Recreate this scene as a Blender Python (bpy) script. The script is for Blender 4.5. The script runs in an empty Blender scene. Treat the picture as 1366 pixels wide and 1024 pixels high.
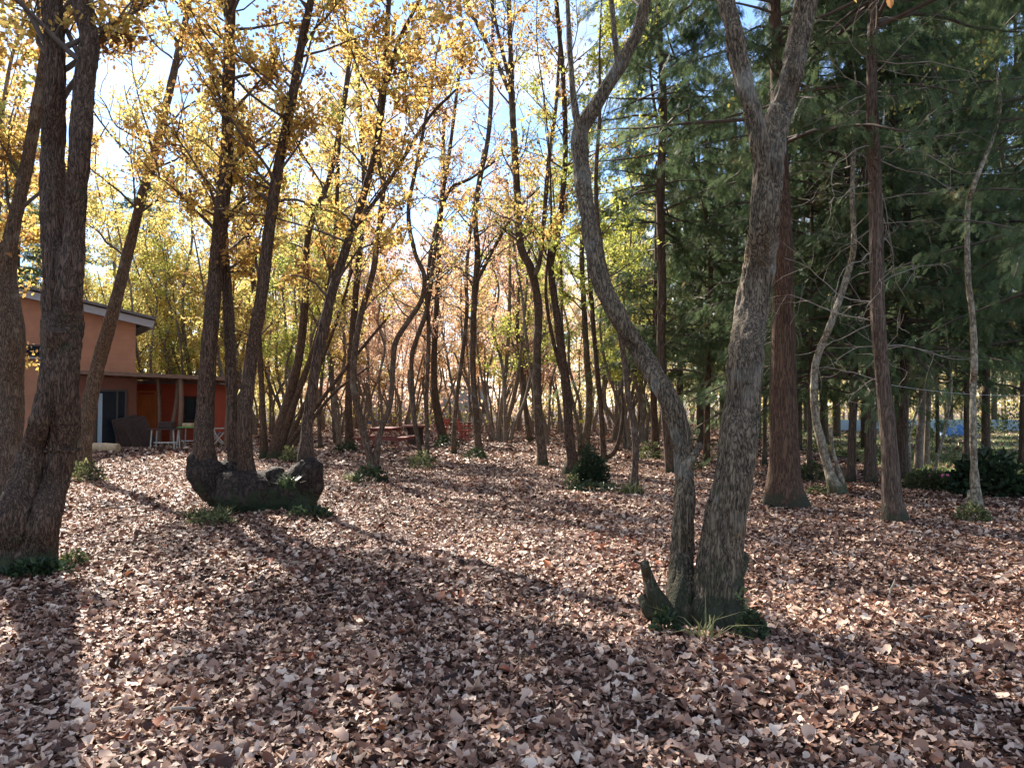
import bpy, math, random
import numpy as np
rng = np.random.default_rng(11)
random.seed(5)
C = bpy.context.scene.collection
R = math.radians

# ------------------------------------------------------------------ camera maths
F, CX, CY, HZ, H = 1000.0, 683.0, 512.0, 540.0, 1.55
TILT = math.atan((HZ - CY) / F)
ct, st = math.cos(TILT), math.sin(TILT)
def P(px, py, Y):
    a = (px - CX) / F; b = (CY - py) / F
    dy = ct - b * st; dz = st + b * ct
    s = Y / dy
    return np.array([s * a, Y, H + s * dz])
def G(px, py):
    a = (px - CX) / F; b = (CY - py) / F
    dy = ct - b * st; dz = st + b * ct
    s = -H / dz
    return np.array([s * a, s * dy, 0.0])
def gh(x, y):
    return 0.025 * np.sin(0.9 * x + 0.5 * y) + 0.02 * np.sin(1.7 * y - 0.6 * x + 1.0) + 0.012 * np.sin(3.1 * x + 2.3 * y)

# ------------------------------------------------------------------ noise
def _h(ix, iy, iz, seed):
    with np.errstate(over='ignore'):
        n = (ix.astype(np.uint32) * np.uint32(374761393) + iy.astype(np.uint32) * np.uint32(668265263)
             + iz.astype(np.uint32) * np.uint32(2147483647) + np.uint32(seed * 974711 + 13))
        n = (n ^ (n >> np.uint32(13))) * np.uint32(1274126177)
        n = (n ^ (n >> np.uint32(15))) * np.uint32(2246822519)
        n = n ^ (n >> np.uint32(16))
    return n.astype(np.float64) / 4294967295.0
def vnoise(x, y, z, seed=0):
    fx, fy, fz = np.floor(x), np.floor(y), np.floor(z)
    ix, iy, iz = (fx.astype(np.int64), fy.astype(np.int64), fz.astype(np.int64))
    tx, ty, tz = x - fx, y - fy, z - fz
    tx, ty, tz = [t * t * (3 - 2 * t) for t in (tx, ty, tz)]
    r = 0
    for a in (0, 1):
        for b in (0, 1):
            for c in (0, 1):
                w = (tx if a else 1 - tx) * (ty if b else 1 - ty) * (tz if c else 1 - tz)
                r = r + w * _h(ix + a, iy + b, iz + c, seed)
    return r

# ------------------------------------------------------------------ mesh helpers
class MB:
    """collects vertices and faces (quads / tris) with a per face tone and material index"""
    def __init__(s):
        s.v, s.f, s.n = [], [], 0
    def add(s, V, Fc, tone=0.5, mi=0):
        V = np.asarray(V, float).reshape(-1, 3); Fc = np.asarray(Fc, int)
        t = np.broadcast_to(np.asarray(tone, float), (len(Fc),))
        s.v.append(V); s.f.append((Fc + s.n, t, np.full(len(Fc), mi))); s.n += len(V)
    def mesh(s, name, mats, smooth=True, origin=None):
        me = bpy.data.meshes.new(name)
        V = np.concatenate(s.v) if s.v else np.zeros((0, 3))
        if origin is not None: V = V - np.asarray(origin)
        me.vertices.add(len(V)); me.vertices.foreach_set('co', V.astype(np.float32).ravel())
        loops = np.concatenate([f.ravel() for f, _, _ in s.f])
        tot = np.concatenate([np.full(len(f), f.shape[1]) for f, _, _ in s.f])
        start = np.concatenate([[0], np.cumsum(tot)[:-1]])
        me.loops.add(len(loops)); me.loops.foreach_set('vertex_index', loops.astype(np.int32))
        me.polygons.add(len(tot)); me.polygons.foreach_set('loop_start', start.astype(np.int32))
        me.polygons.foreach_set('loop_total', tot.astype(np.int32))
        me.polygons.foreach_set('material_index', np.concatenate([m for _, _, m in s.f]).astype(np.int32))
        me.polygons.foreach_set('use_smooth', np.full(len(tot), smooth))
        me.update(calc_edges=True)
        at = me.attributes.new('tone', 'FLOAT', 'FACE')
        at.data.foreach_set('value', np.concatenate([t for _, t, _ in s.f]).astype(np.float32))
        for m in (mats if isinstance(mats, (list, tuple)) else [mats]): me.materials.append(m)
        return me
    def obj(s, name, mats, parent=None, smooth=True, origin=None):
        me = s.mesh(name, mats, smooth, origin)
        o = bpy.data.objects.new(name, me); C.objects.link(o)
        if parent is not None: o.parent = parent
        return o
    # solids
    def box(s, c, size, rot=None, tone=0.5, mi=0, bev=0.0):
        x, y, z = [d / 2 for d in size]
        b = min(bev, x * .45, y * .45, z * .45)
        if b <= 0:
            V = np.array([[i * x, j * y, k * z] for k in (-1, 1) for j in (-1, 1) for i in (-1, 1)])
            Fq = [[0, 2, 3, 1], [4, 5, 7, 6], [0, 1, 5, 4], [2, 6, 7, 3], [0, 4, 6, 2], [1, 3, 7, 5]]
        else:   # chamfer the vertical profile of the section
            ring = [(-x + b, -y), (x - b, -y), (x, -y + b), (x, y - b), (x - b, y), (-x + b, y), (-x, y - b), (-x, -y + b)]
            V = []
            for (zz, k) in ((-z, 0), (-z + b, 1), (z - b, 1), (z, 0)):
                for (p, q) in ring:
                    if k: V.append((p, q, zz))
                    else: V.append((p * (1 - b / x), q * (1 - b / y), zz))
            V = np.array(V); Fq = []
            for r in range(3):
                for i in range(8):
                    j = (i + 1) % 8
                    Fq.append([r * 8 + i, r * 8 + j, r * 8 + 8 + j, r * 8 + 8 + i])
            Fq += [[3, 2, 1, 0], [7, 4, 3, 0], [7, 6, 5, 4], [24, 25, 26, 27], [24, 27, 28, 31], [28, 29, 30, 31]]
        if rot is not None: V = V @ np.asarray(rot).T
        s.add(V + np.asarray(c), Fq, tone, mi)
    def bar(s, a, b, w, d, up=(0, 0, 1), **k):
        a, b = np.asarray(a, float), np.asarray(b, float)
        t = b - a; L = np.linalg.norm(t); t /= L
        u = np.asarray(up, float); n = np.cross(u, t)
        if np.linalg.norm(n) < 1e-3: n = np.cross((0, 1, 0), t)
        n /= np.linalg.norm(n); m = np.cross(t, n)
        s.box((a + b) / 2, (w, d, L), rot=np.stack([n, m, t], 1), **k)
    def tubes(s, Pt, Rd, sides=6, ref=(0, 1, 0), tone=0.5, mi=0, cap=False):
        Pt = np.asarray(Pt, float); Rd = np.asarray(Rd, float)
        if Pt.ndim == 2: Pt, Rd = Pt[None], Rd[None]
        B, n, _ = Pt.shape
        V = tube_verts(Pt, Rd, sides, ref)[0]
        i = np.arange(n - 1)[:, None]; j = np.arange(sides)[None]
        q = np.stack([i * sides + j, i * sides + (j + 1) % sides, (i + 1) * sides + (j + 1) % sides, (i + 1) * sides + j], -1).reshape(-1, 4)
        Fq = (q[None] + (np.arange(B) * n * sides)[:, None, None]).reshape(-1, 4)
        s.add(V.reshape(-1, 3), Fq, tone if np.ndim(tone) == 0 else np.repeat(tone, len(q)), mi)
        if cap:
            base = s.n - B * n * sides
            for b in range(B):
                for r in (0, n - 1):
                    ring = [b * n * sides + r * sides + k for k in range(sides)]
                    ctr = V[b, r].mean(0)
                    s.add(np.concatenate([V[b, r], ctr[None]]), [[k, (k + 1) % sides, sides] for k in range(sides)], tone if np.ndim(tone) == 0 else tone[b], mi)
def tube_verts(Pt, Rd, sides, ref):
    t = np.gradient(Pt, axis=1); t /= np.linalg.norm(t, axis=2, keepdims=True) + 1e-9
    ref = np.asarray(ref, float)
    if ref.ndim == 1: ref = np.broadcast_to(ref, Pt.shape)
    else: ref = np.broadcast_to(ref[:, None], Pt.shape)
    n = np.cross(t, ref); ln = np.linalg.norm(n, axis=2, keepdims=True)
    n = np.where(ln < 0.05, np.array([1.0, 0, 0]), n / (ln + 1e-9))
    m = np.cross(t, n)
    th = np.linspace(0, 2 * math.pi, sides, endpoint=False)
    c, sn = np.cos(th)[None, None, :, None], np.sin(th)[None, None, :, None]
    d = n[:, :, None] * c + m[:, :, None] * sn
    return Pt[:, :, None] + d * Rd[:, :, None, None], d, th

def catmull(pts, step):
    pts = np.asarray(pts, float)
    p = np.concatenate([[2 * pts[0] - pts[1]], pts, [2 * pts[-1] - pts[-2]]])
    out = []
    for i in range(1, len(p) - 2):
        n = max(2, int(np.linalg.norm(p[i + 1][:3] - p[i][:3]) / step))
        t = np.linspace(0, 1, n, endpoint=False)[:, None]
        a, b, c, d = p[i - 1], p[i], p[i + 1], p[i + 2]
        out.append(0.5 * (2 * b + (c - a) * t + (2 * a - 5 * b + 4 * c - d) * t ** 2 + (3 * b - a - 3 * c + d) * t ** 3))
    out.append(pts[-1:]); return np.concatenate(out)

def bark_tube(mb, pts, rad, sides, A, k, lump=0.06, flare=0.0, seed=0, zs=0.2, tone=0.5):
    """a trunk with real furrows: the ring is pushed in and out by ridged noise"""
    Pt, Rd = np.asarray(pts)[None], np.asarray(rad)[None]
    _, d, th = tube_verts(Pt, Rd, sides, (0, 1, 0))
    d = d[0]; r = Rd[0][:, None] * np.ones(sides)
    s = np.concatenate([[0], np.cumsum(np.linalg.norm(np.diff(pts, axis=0), axis=1))])[:, None] * np.ones(sides)
    cx, sx = np.cos(th)[None] * r, np.sin(th)[None] * r
    n = vnoise(cx * k + 50, sx * k + 50, s * k * zs + 50, seed)
    n2 = vnoise(cx * k * 2.3 + 9, sx * k * 2.3 + 9, s * k * zs * 2.6 + 9, seed + 3)
    ridge = (1 - np.abs(2 * n - 1)) * 0.7 + n2 * 0.45
    low = vnoise(cx * 5 + 20, sx * 5 + 20, s * 3.2 + 20, seed + 7) - 0.5
    z = np.maximum(np.asarray(pts)[:, 2:3], 0)
    fl = flare * np.exp(-z / 0.22) * (0.6 + 0.7 * np.maximum(0, np.cos(th * 5 + seed))[None])
    fade = np.minimum(1, Rd[0][:, None] / 0.1)
    rr = r * (1 + lump * 2 * low + fl) + A * fade * (ridge - 0.95)
    V = np.asarray(pts)[:, None] + d * rr[..., None]
    nn = len(pts); i = np.arange(nn - 1)[:, None]; j = np.arange(sides)[None]
    q = np.stack([i * sides + j, i * sides + (j + 1) % sides, (i + 1) * sides + (j + 1) % sides, (i + 1) * sides + j], -1).reshape(-1, 4)
    mb.add(V.reshape(-1, 3), q, tone)
    mb.add(np.concatenate([V[-1], pts[-1:]]), [[a, (a + 1) % sides, sides] for a in range(sides)], tone)

def frames(d, nrm):
    d = d / (np.linalg.norm(d, axis=1, keepdims=True) + 1e-9)
    x = np.cross(d, nrm); x /= np.linalg.norm(x, axis=1, keepdims=True) + 1e-9
    return np.stack([x, d, np.cross(x, d)], 2)      # columns: across, along, normal
def rand_dirs(n):
    v = rng.normal(size=(n, 3)); return v / np.linalg.norm(v, axis=1, keepdims=True)
LEAF6 = np.array([[0, 0, 0], [-.34, .32, .10], [-.27, .70, .10], [0, 1, 0], [.27, .70, .10], [.34, .32, .10]])
def leaves(mb, pos, d, nrm, L, tone, wid=0.85, mi=0):
    N = len(pos)
    if N == 0: return
    M = frames(d, nrm)
    loc = LEAF6[None] * np.array([wid, 1, 1]) * L[:, None, None]
    loc = loc + np.zeros((N, 6, 3)); loc[:, 3, 2] -= L * rng.uniform(-.1, .35, N)
    V = np.einsum('nij,nkj->nki', M, loc) + pos[:, None]
    b = (np.arange(N) * 6)[:, None]
    Fq = np.concatenate([b + np.array([0, 3, 2, 1]), b + np.array([0, 5, 4, 3])], 1).reshape(-1, 4)
    mb.add(V.reshape(-1, 3), Fq, np.repeat(tone, 2), mi)

# ------------------------------------------------------------------ materials
def newmat(name):
    m = bpy.data.materials.new(name); m.use_nodes = True
    nt = m.node_tree; nt.nodes.clear()
    out = nt.nodes.new('ShaderNodeOutputMaterial')
    return m, nt, out
def ramp(nt, stops, interp='LINEAR'):
    r = nt.nodes.new('ShaderNodeValToRGB'); r.color_ramp.interpolation = interp
    e = r.color_ramp.elements
    while len(e) < len(stops): e.new(0.5)
    for el, (p, c) in zip(e, stops): el.position = p; el.color = (*c, 1)
    return r
def leaf_mat(name, stops, trans=0.5, rough=0.5, spec=0.3):
    m, nt, out = newmat(name); N, L = nt.nodes.new, nt.links.new
    a = N('ShaderNodeAttribute'); a.attribute_name = 'tone'
    r = ramp(nt, stops); L(a.outputs['Fac'], r.inputs['Fac'])
    p = N('ShaderNodeBsdfPrincipled'); p.inputs['Roughness'].default_value = rough
    p.inputs['Specular IOR Level'].default_value = spec
    L(r.outputs[0], p.inputs['Base Color'])
    if trans > 0:
        t = N('ShaderNodeBsdfTranslucent'); L(r.outputs[0], t.inputs['Color'])
        mx = N('ShaderNodeMixShader'); mx.inputs[0].default_value = trans
        L(p.outputs[0], mx.inputs[1]); L(t.outputs[0], mx.inputs[2]); L(mx.outputs[0], out.inputs[0])
    else: L(p.outputs[0], out.inputs[0])
    return m
def bark_mat(name, dark, light, moss=None, mossz=0.5, zs=0.16, sc=38, bump=0.7, lichen=0.0):
    m, nt, out = newmat(name); N, L = nt.nodes.new, nt.links.new
    tc = N('ShaderNodeTexCoord'); mp = N('ShaderNodeMapping'); mp.inputs['Scale'].default_value = (1, 1, zs)
    L(tc.outputs['Object'], mp.inputs[0])
    nw = N('ShaderNodeTexNoise'); nw.inputs['Scale'].default_value = 4; L(tc.outputs['Object'], nw.inputs[0])
    ad = N('ShaderNodeMixRGB'); ad.blend_type = 'ADD'; ad.inputs[0].default_value = 0.05
    L(mp.outputs[0], ad.inputs[1]); L(nw.outputs['Color'], ad.inputs[2])
    def ridge(scale, gain):
        q = N('ShaderNodeTexNoise'); q.inputs['Scale'].default_value = scale; q.inputs['Detail'].default_value = 2; L(ad.outputs[0], q.inputs[0])
        s_ = N('ShaderNodeMath'); s_.operation = 'SUBTRACT'; s_.inputs[1].default_value = .5; L(q.outputs['Fac'], s_.inputs[0])
        b_ = N('ShaderNodeMath'); b_.operation = 'ABSOLUTE'; L(s_.outputs[0], b_.inputs[0])
        g_ = N('ShaderNodeMath'); g_.operation = 'MULTIPLY'; g_.inputs[1].default_value = gain; g_.use_clamp = True; L(b_.outputs[0], g_.inputs[0]); return g_
    r1, r2 = ridge(sc, 5.5), ridge(sc * 2.3, 4.5)
    nz = N('ShaderNodeTexNoise'); nz.inputs['Scale'].default_value = sc * 3; nz.inputs['Detail'].default_value = 5; L(mp.outputs[0], nz.inputs[0])
    m1 = N('ShaderNodeMath'); m1.operation = 'MULTIPLY_ADD'; m1.inputs[1].default_value = .45; m1.inputs[2].default_value = 0; L(r2.outputs[0], m1.inputs[0])
    m2 = N('ShaderNodeMath'); m2.operation = 'MULTIPLY_ADD'; m2.inputs[1].default_value = .6; L(r1.outputs[0], m2.inputs[0]); L(m1.outputs[0], m2.inputs[2])
    a2 = N('ShaderNodeMath'); a2.operation = 'MULTIPLY_ADD'; a2.inputs[1].default_value = .5; L(nz.outputs['Fac'], a2.inputs[0]); L(m2.outputs[0], a2.inputs[2])
    r = ramp(nt, [(0.30, dark), (1.0, light)]); L(a2.outputs[0], r.inputs[0])
    col = r.outputs[0]
    n3 = N('ShaderNodeTexNoise'); n3.inputs['Scale'].default_value = 3.2; n3.inputs['Detail'].default_value = 6; L(tc.outputs['Object'], n3.inputs[0])
    if lichen > 0:
        rl = ramp(nt, [(0.55, (0, 0, 0)), (0.68, (lichen,) * 3)]); L(n3.outputs['Fac'], rl.inputs[0])
        mx = N('ShaderNodeMixRGB'); L(rl.outputs[0], mx.inputs[0]); L(col, mx.inputs[1]); mx.inputs[2].default_value = (.42, .42, .36, 1); col = mx.outputs[0]
    if moss:
        sp = N('ShaderNodeSeparateXYZ'); L(tc.outputs['Object'], sp.inputs[0])
        g = N('ShaderNodeMapRange'); g.inputs[1].default_value = mossz; g.inputs[2].default_value = 0.0; g.inputs[3].default_value = -0.12; g.inputs[4].default_value = 0.32
        L(sp.outputs['Z'], g.inputs[0])
        s2 = N('ShaderNodeMath'); s2.operation = 'ADD'
        n4 = N('ShaderNodeTexNoise'); n4.inputs['Scale'].default_value = 6; n4.inputs['Detail'].default_value = 7; L(tc.outputs['Object'], n4.inputs[0])
        L(n4.outputs['Fac'], s2.inputs[0]); L(g.outputs[0], s2.inputs[1])
        rm = ramp(nt, [(0.5, (0, 0, 0)), (0.68, (.85,) * 3)]); L(s2.outputs[0], rm.inputs[0])
        mx = N('ShaderNodeMixRGB'); L(rm.outputs[0], mx.inputs[0]); L(col, mx.inputs[1]); mx.inputs[2].default_value = (*moss, 1); col = mx.outputs[0]
    p = N('ShaderNodeBsdfPrincipled'); p.inputs['Roughness'].default_value = 0.85; p.inputs['Specular IOR Level'].default_value = 0.25
    L(col, p.inputs['Base Color'])
    b = N('ShaderNodeBump'); b.inputs['Strength'].default_value = bump; b.inputs['Distance'].default_value = 0.012
    L(a2.outputs[0], b.inputs['Height']); L(b.outputs[0], p.inputs['Normal']); L(p.outputs[0], out.inputs[0])
    return m
def plain(name, c, rough=0.6, var=0.25, sc=6, bump=0.15, stretch=(1, 1, 1), spec=0.4, metal=0, coord='Object'):
    m, nt, out = newmat(name); N, L = nt.nodes.new, nt.links.new
    tc = N('ShaderNodeTexCoord'); mp = N('ShaderNodeMapping'); mp.inputs['Scale'].default_value = stretch
    L(tc.outputs[coord], mp.inputs[0])
    nz = N('ShaderNodeTexNoise'); nz.inputs['Scale'].default_value = sc; nz.inputs['Detail'].default_value = 6; L(mp.outputs[0], nz.inputs[0])
    lo = tuple(x * (1 - var) for x in c); hi = tuple(min(1, x * (1 + var)) for x in c)
    r = ramp(nt, [(0.3, lo), (0.7, hi)]); L(nz.outputs['Fac'], r.inputs[0])
    p = N('ShaderNodeBsdfPrincipled'); p.inputs['Roughness'].default_value = rough; p.inputs['Specular IOR Level'].default_value = spec
    p.inputs['Metallic'].default_value = metal
    L(r.outputs[0], p.inputs['Base Color'])
    if bump:
        b = N('ShaderNodeBump'); b.inputs['Strength'].default_value = bump; b.inputs['Distance'].default_value = 0.01
        L(nz.outputs['Fac'], b.inputs['Height']); L(b.outputs[0], p.inputs['Normal'])
    L(p.outputs[0], out.inputs[0]); return m
def siding(name, c, pitch=0.2, axis='Z', bump=0.8, var=0.12):
    m = plain(name, c, 0.65, var, 2.5, 0)
    nt = m.node_tree; N, L = nt.nodes.new, nt.links.new
    p = [n for n in nt.nodes if n.type == 'BSDF_PRINCIPLED'][0]
    tc = [n for n in nt.nodes if n.type == 'TEX_COORD'][0]
    w = N('ShaderNodeTexWave'); w.wave_profile = 'SAW'; w.bands_direction = axis
    w.inputs['Scale'].default_value = 0.314 / pitch * 1.0; w.inputs['Distortion'].default_value = 0
    L(tc.outputs['Object'], w.inputs[0])
    b = N('ShaderNodeBump'); b.inputs['Strength'].default_value = bump; b.inputs['Distance'].default_value = 0.02
    L(w.outputs['Fac'], b.inputs['Height']); L(b.outputs[0], p.inputs['Normal']); return m

M = {}
M['bark'] = bark_mat('oak_bark', (.016, .009, .006), (.17, .108, .072), (.04, .05, .022), 0.35, zs=.15, sc=40, bump=1)
M['bark_burl_shaded'] = bark_mat('shaded_burl_bark', (.008, .006, .005), (.060, .042, .032), (.025, .034, .014), 0.5, zs=.6, sc=13, bump=1)  # darker than the stem bark: the burl's shade is put into its colour
M['bark_grey'] = bark_mat('grey_bark', (.018, .013, .009), (.265, .20, .13), (.022, .028, .012), .62, zs=.15, sc=42, lichen=.3, bump=1)
M['bark_thin'] = bark_mat('thin_bark', (.025, .017, .012), (.19, .132, .093), (.04, .05, .022), 0.35, bump=.7, lichen=.25)
M['bark_far'] = bark_mat('far_bark', (.07, .05, .038), (.30, .23, .175), None, bump=.4, lichen=.3)
M['bark_red'] = bark_mat('cedar_bark', (.035, .018, .012), (.16, .094, .058), (.04, .042, .025), 0.3, zs=.045, sc=34, bump=.9)
M['bark_cedar'] = bark_mat('grey_cedar_bark', (.04, .024, .018), (.17, .122, .086), (.04, .045, .025), 0.3, zs=.05, sc=34, bump=.9)
M['bark_pale'] = bark_mat('pale_bark', (.09, .072, .05), (.42, .36, .26), (.06, .065, .03), 0.4, zs=.5, sc=14, bump=.4, lichen=.3)
M['twig'] = plain('twig', (.095, .07, .055), .8, .3, 9, 0)
M['dead'] = plain('dead_twig', (.26, .22, .18), .85, .3, 9, 0)
gold = [(0, (.22, .11, .05)), (.3, (.44, .26, .09)), (.6, (.66, .47, .13)), (.85, (.74, .60, .20)), (1, (.48, .52, .17))]
yellow = [(0, (.42, .30, .09)), (.4, (.68, .54, .15)), (.8, (.74, .66, .24)), (1, (.48, .52, .18))]
ygreen = [(0, (.26, .27, .06)), (.4, (.42, .46, .10)), (.8, (.60, .56, .13)), (1, (.34, .42, .10))]
orange = [(0, (.42, .22, .11)), (.4, (.68, .41, .21)), (.8, (.76, .54, .29)), (1, (.70, .60, .26))]
peach = [(0, (.52, .33, .25)), (.4, (.76, .48, .32)), (.8, (.80, .60, .42)), (1, (.74, .64, .40))]
olive = [(0, (.15, .12, .04)), (.4, (.30, .27, .07)), (.8, (.44, .40, .11)), (1, (.34, .37, .12))]
for k, s in dict(gold=gold, yellow=yellow, ygreen=ygreen, orange=orange, peach=peach, olive=olive).items():
    M['leaf_' + k] = leaf_mat('leaf_' + k, s, .6)
M['needle'] = leaf_mat('conifer_green', [(0, (.042, .068, .034)), (.5, (.105, .152, .072)), (.85, (.17, .22, .10)), (1, (.26, .20, .09))], .4, .6, .08)
M['ivy'] = leaf_mat('ivy_green', [(0, (.020, .034, .016)), (.6, (.042, .066, .030)), (1, (.10, .12, .05))], .25, .4)
M['weed'] = leaf_mat('weed_green', [(0, (.055, .07, .03)), (.5, (.13, .15, .06)), (1, (.33, .32, .15))], .4, .5)
M['litter'] = leaf_mat('fallen_leaves', [(0, (.020, .009, .006)), (.22, (.135, .058, .036)), (.45, (.36, .205, .138)), (.68, (.60, .42, .31)),
                                         (.88, (.76, .61, .47)), (.93, (.28, .085, .05)), (1, (.46, .18, .09))], 0.10, .6, .3)
M['soil'] = plain('woodland_soil', (.085, .052, .042), .95, .5, 14, .8)
M['grass'] = leaf_mat('grass_blades', [(0, (.07, .11, .03)), (.6, (.16, .20, .06)), (1, (.33, .33, .13))], .4, .5)
M['grass_ground'] = plain('grass_ground', (.13, .155, .055), .95, .4, 1.5, .5)

# ------------------------------------------------------------------ object helpers
def tag(o, label=None, cat=None, group=None, kind=None):
    if label: o['label'] = label
    if cat: o['category'] = cat
    if group: o['group'] = group
    if kind: o['kind'] = kind
    return o
def thing(name, label, cat, loc=(0, 0, 0), group=None, rz=0.0):
    o = bpy.data.objects.new(name, None); C.objects.link(o)
    o.location = tuple(float(v) for v in loc); o.rotation_euler = (0, 0, rz); o.empty_display_size = .2
    return tag(o, label, cat, group)

# ------------------------------------------------------------------ broadleaf trees
def branch_paths(start, d, L, n, wob, lift):
    """B branches at once: start (B,3), d (B,3), L (B,) -> (B,n,3)"""
    B = len(start); out = np.zeros((B, n, 3)); out[:, 0] = start; d = d.copy()
    for k in range(1, n):
        d = d + rng.normal(size=(B, 3)) * wob; d[:, 2] += lift
        d /= np.linalg.norm(d, axis=1, keepdims=True)
        out[:, k] = out[:, k - 1] + d * (L / (n - 1))[:, None]
    return out
def pick(paths, per, t0, t1):
    B, n, _ = paths.shape
    t = rng.uniform(t0, t1, (B, per)) * (n - 1.001)
    i = t.astype(int); f = (t - i)[..., None]
    b = np.arange(B)[:, None]
    p = paths[b, i] * (1 - f) + paths[b, i + 1] * f
    d = paths[b, i + 1] - paths[b, i]
    d /= np.linalg.norm(d, axis=2, keepdims=True)
    return p.reshape(-1, 3), d.reshape(-1, 3), (t / (n - 1)).reshape(-1)
def crown_of(stems, zb, nb, bl, tw, lv, leafL, tonec, spread=.12, skip=None):
    """branches, twigs and leaves on the stems. stems: list of (pts, rad)"""
    br, cr = MB(), MB()
    S, D, RR, LL = [], [], [], []
    for pts, rad in stems:
        ok = np.where((pts[:, 2] > zb))[0]
        if len(ok) < 4: continue
        seg = np.linalg.norm(np.diff(pts[ok], axis=0), axis=1).sum()
        n = max(3, int(seg * nb))
        idx = ok[(np.sort(rng.uniform(0, 1, n)) * (len(ok) - 1)).astype(int)]
        top = (pts[idx, 2] - zb) / (pts[ok[-1], 2] - zb)
        az = rng.uniform(0, 2 * math.pi, n); el = rng.uniform(.25, .95, n)
        S.append(pts[idx]); D.append(np.stack([np.cos(az) * np.cos(el), np.sin(az) * np.cos(el), np.sin(el)], 1))
        RR.append(np.clip(rad[idx] * .32, .005, .034)); LL.append(bl * rng.uniform(.45, 1.2, n) * (1 - .45 * np.abs(top - .45)))
    S, D, RR, LL = map(np.concatenate, (S, D, RR, LL))
    bp = branch_paths(S, D, LL, 8, .16, .04)
    br.tubes(bp, RR[:, None] * np.linspace(1, .22, 8), 5, rand_dirs(len(S)))
    p, d, t = pick(bp, tw, .25, 1)
    d = d + rand_dirs(len(p)) * .9; d[:, 2] += .15; d /= np.linalg.norm(d, axis=1, keepdims=True)
    tl = np.repeat(LL, tw) * rng.uniform(.18, .5, len(p))
    tp = branch_paths(p, d, tl, 5, .2, .02)
    br.tubes(tp, np.clip(np.repeat(RR, tw) * .35, .0035, .012)[:, None] * np.linspace(1, .35, 5), 3, rand_dirs(len(p)))
    if lv > 0:
        # clumps: some twigs are full, some nearly bare
        full = rng.uniform(0, 1, len(tp)) ** .9
        q, dd, t = pick(tp, int(lv * 2), .15, 1)
        keep = rng.uniform(0, 1, len(q)) < np.repeat(full, int(lv * 2))
        q, dd = q[keep], dd[keep]
        q = q + rng.normal(size=q.shape) * spread * .5
        dirs = dd * .5 + rand_dirs(len(q)); dirs[:, 2] -= .25
        ctone = np.clip(np.repeat(rng.normal(tonec, .24, len(tp)), int(lv * 2))[keep] + rng.normal(0, .14, len(q)), 0, 1)
        leaves(cr, q, dirs, rand_dirs(len(q)) + [0, 0, .6], leafL * rng.uniform(.55, 1.25, len(q)), ctone)
    return br, cr
def stem3d(st, Y, top, step, ext=True, dY=0.0, grow=.0):
    """(px,py,width px) way points at depth Y -> smoothed path and radii, carried on above the frame to height top"""
    pts = []
    n = len(st)
    for i, (px, py, w) in enumerate(st):
        y = Y + dY * i / max(1, n - 1) + .12 * math.sin(i * 1.7 + px)*(i > 1)
        p = P(px, py, y); pts.append([*p, w * y / F / 2])
    pts = np.array(pts)
    if ext and pts[-1, 2] < top - .5:
        d = pts[-1, :3] - pts[-2, :3]; d /= np.linalg.norm(d); z0, r0 = pts[-1, 2], pts[-1, 3]
        k = max(2, int((top - z0) / 1.2)); ex = []
        p = pts[-1, :3].copy()
        for j in range(k):
            d = d * .8 + np.array([rng.normal(0, .12), rng.normal(0, .12), .35]); d /= np.linalg.norm(d)
            p = p + d * (top - z0) / k; ex.append([*p, max(.012, r0 * (1 - (j + 1) / k * .85))])
        pts = np.concatenate([pts, ex])
    c = catmull(pts, step); c[:, 3] = np.maximum(c[:, 3], .008)
    return c[:, :3], c[:, 3]
def tree(name, label, stems, cat='tree', group=None, Y=None, top=11., bark='bark', pal='gold', zb=3., nb=2.2, bl=2.2, tw=5, lv=6,
         leafL=.11, tonec=.5, detail=1, base=None, dYs=None, flare=.15, extra=None, noext=(), nocrown=(), lowskip=False, wk=.84):
    b0 = stems[0][0]
    bp = G(*(base or b0[:2]))
    if Y is None: Y = bp[1]
    bp = np.array([P(*(base or b0[:2]), Y)[0], Y, 0.])
    root = thing(name, label, cat, bp, group)
    tr = MB(); st3 = []
    step, sides = {3: (.035, 64), 2: (.07, 28), 1: (.14, 14), 0: (.3, 8)}[detail]
    for i, s in enumerate(stems):
        dY = dYs[i] if dYs else rng.uniform(-.4, .6)
        s = [(a, b, c * wk) for a, b, c in s]; pts, rad = stem3d(s, Y if i == 0 or detail > 1 else Y + rng.uniform(-.05, .05), top * rng.uniform(.9, 1.08), step, i not in noext, dY)
        if (i == 0 and not lowskip) or pts[0, 2] < .35:
            low = pts[0].copy(); low[2] = -.2
            pts = np.concatenate([[low], pts]); rad = np.concatenate([[rad[0] * 1.03], rad])
        else: rad = rad * np.clip(np.arange(len(rad)) * step / .25 + .15, 0, 1)
        sd = int(max(6, min(sides, sides * (.55 + rad.max() * 2.2))))
        bark_tube(tr, pts, rad, sd, (.045, .026, .014, .006)[3 - detail] if detail else .004, 26 if detail > 1 else 16, flare=flare if i == 0 else .05, seed=int(abs(s[0][0])) + i * 7, lump=.07)
        if i not in nocrown: st3.append((pts, rad))
    if extra: extra(tr, st3)
    tr.obj('trunk', M[bark], root, origin=bp)
    if lowskip: burl_mb().obj('burl', M['bark_burl_shaded'], root, origin=bp)
    if nb > 0:
        br, cr = crown_of(st3, zb, nb, bl, tw, lv, leafL, tonec)
        br.obj('branches', M['twig'], root, origin=bp)
        if cr.v: cr.obj('crown', M['leaf_' + pal], root, False, origin=bp)
    return root

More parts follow.
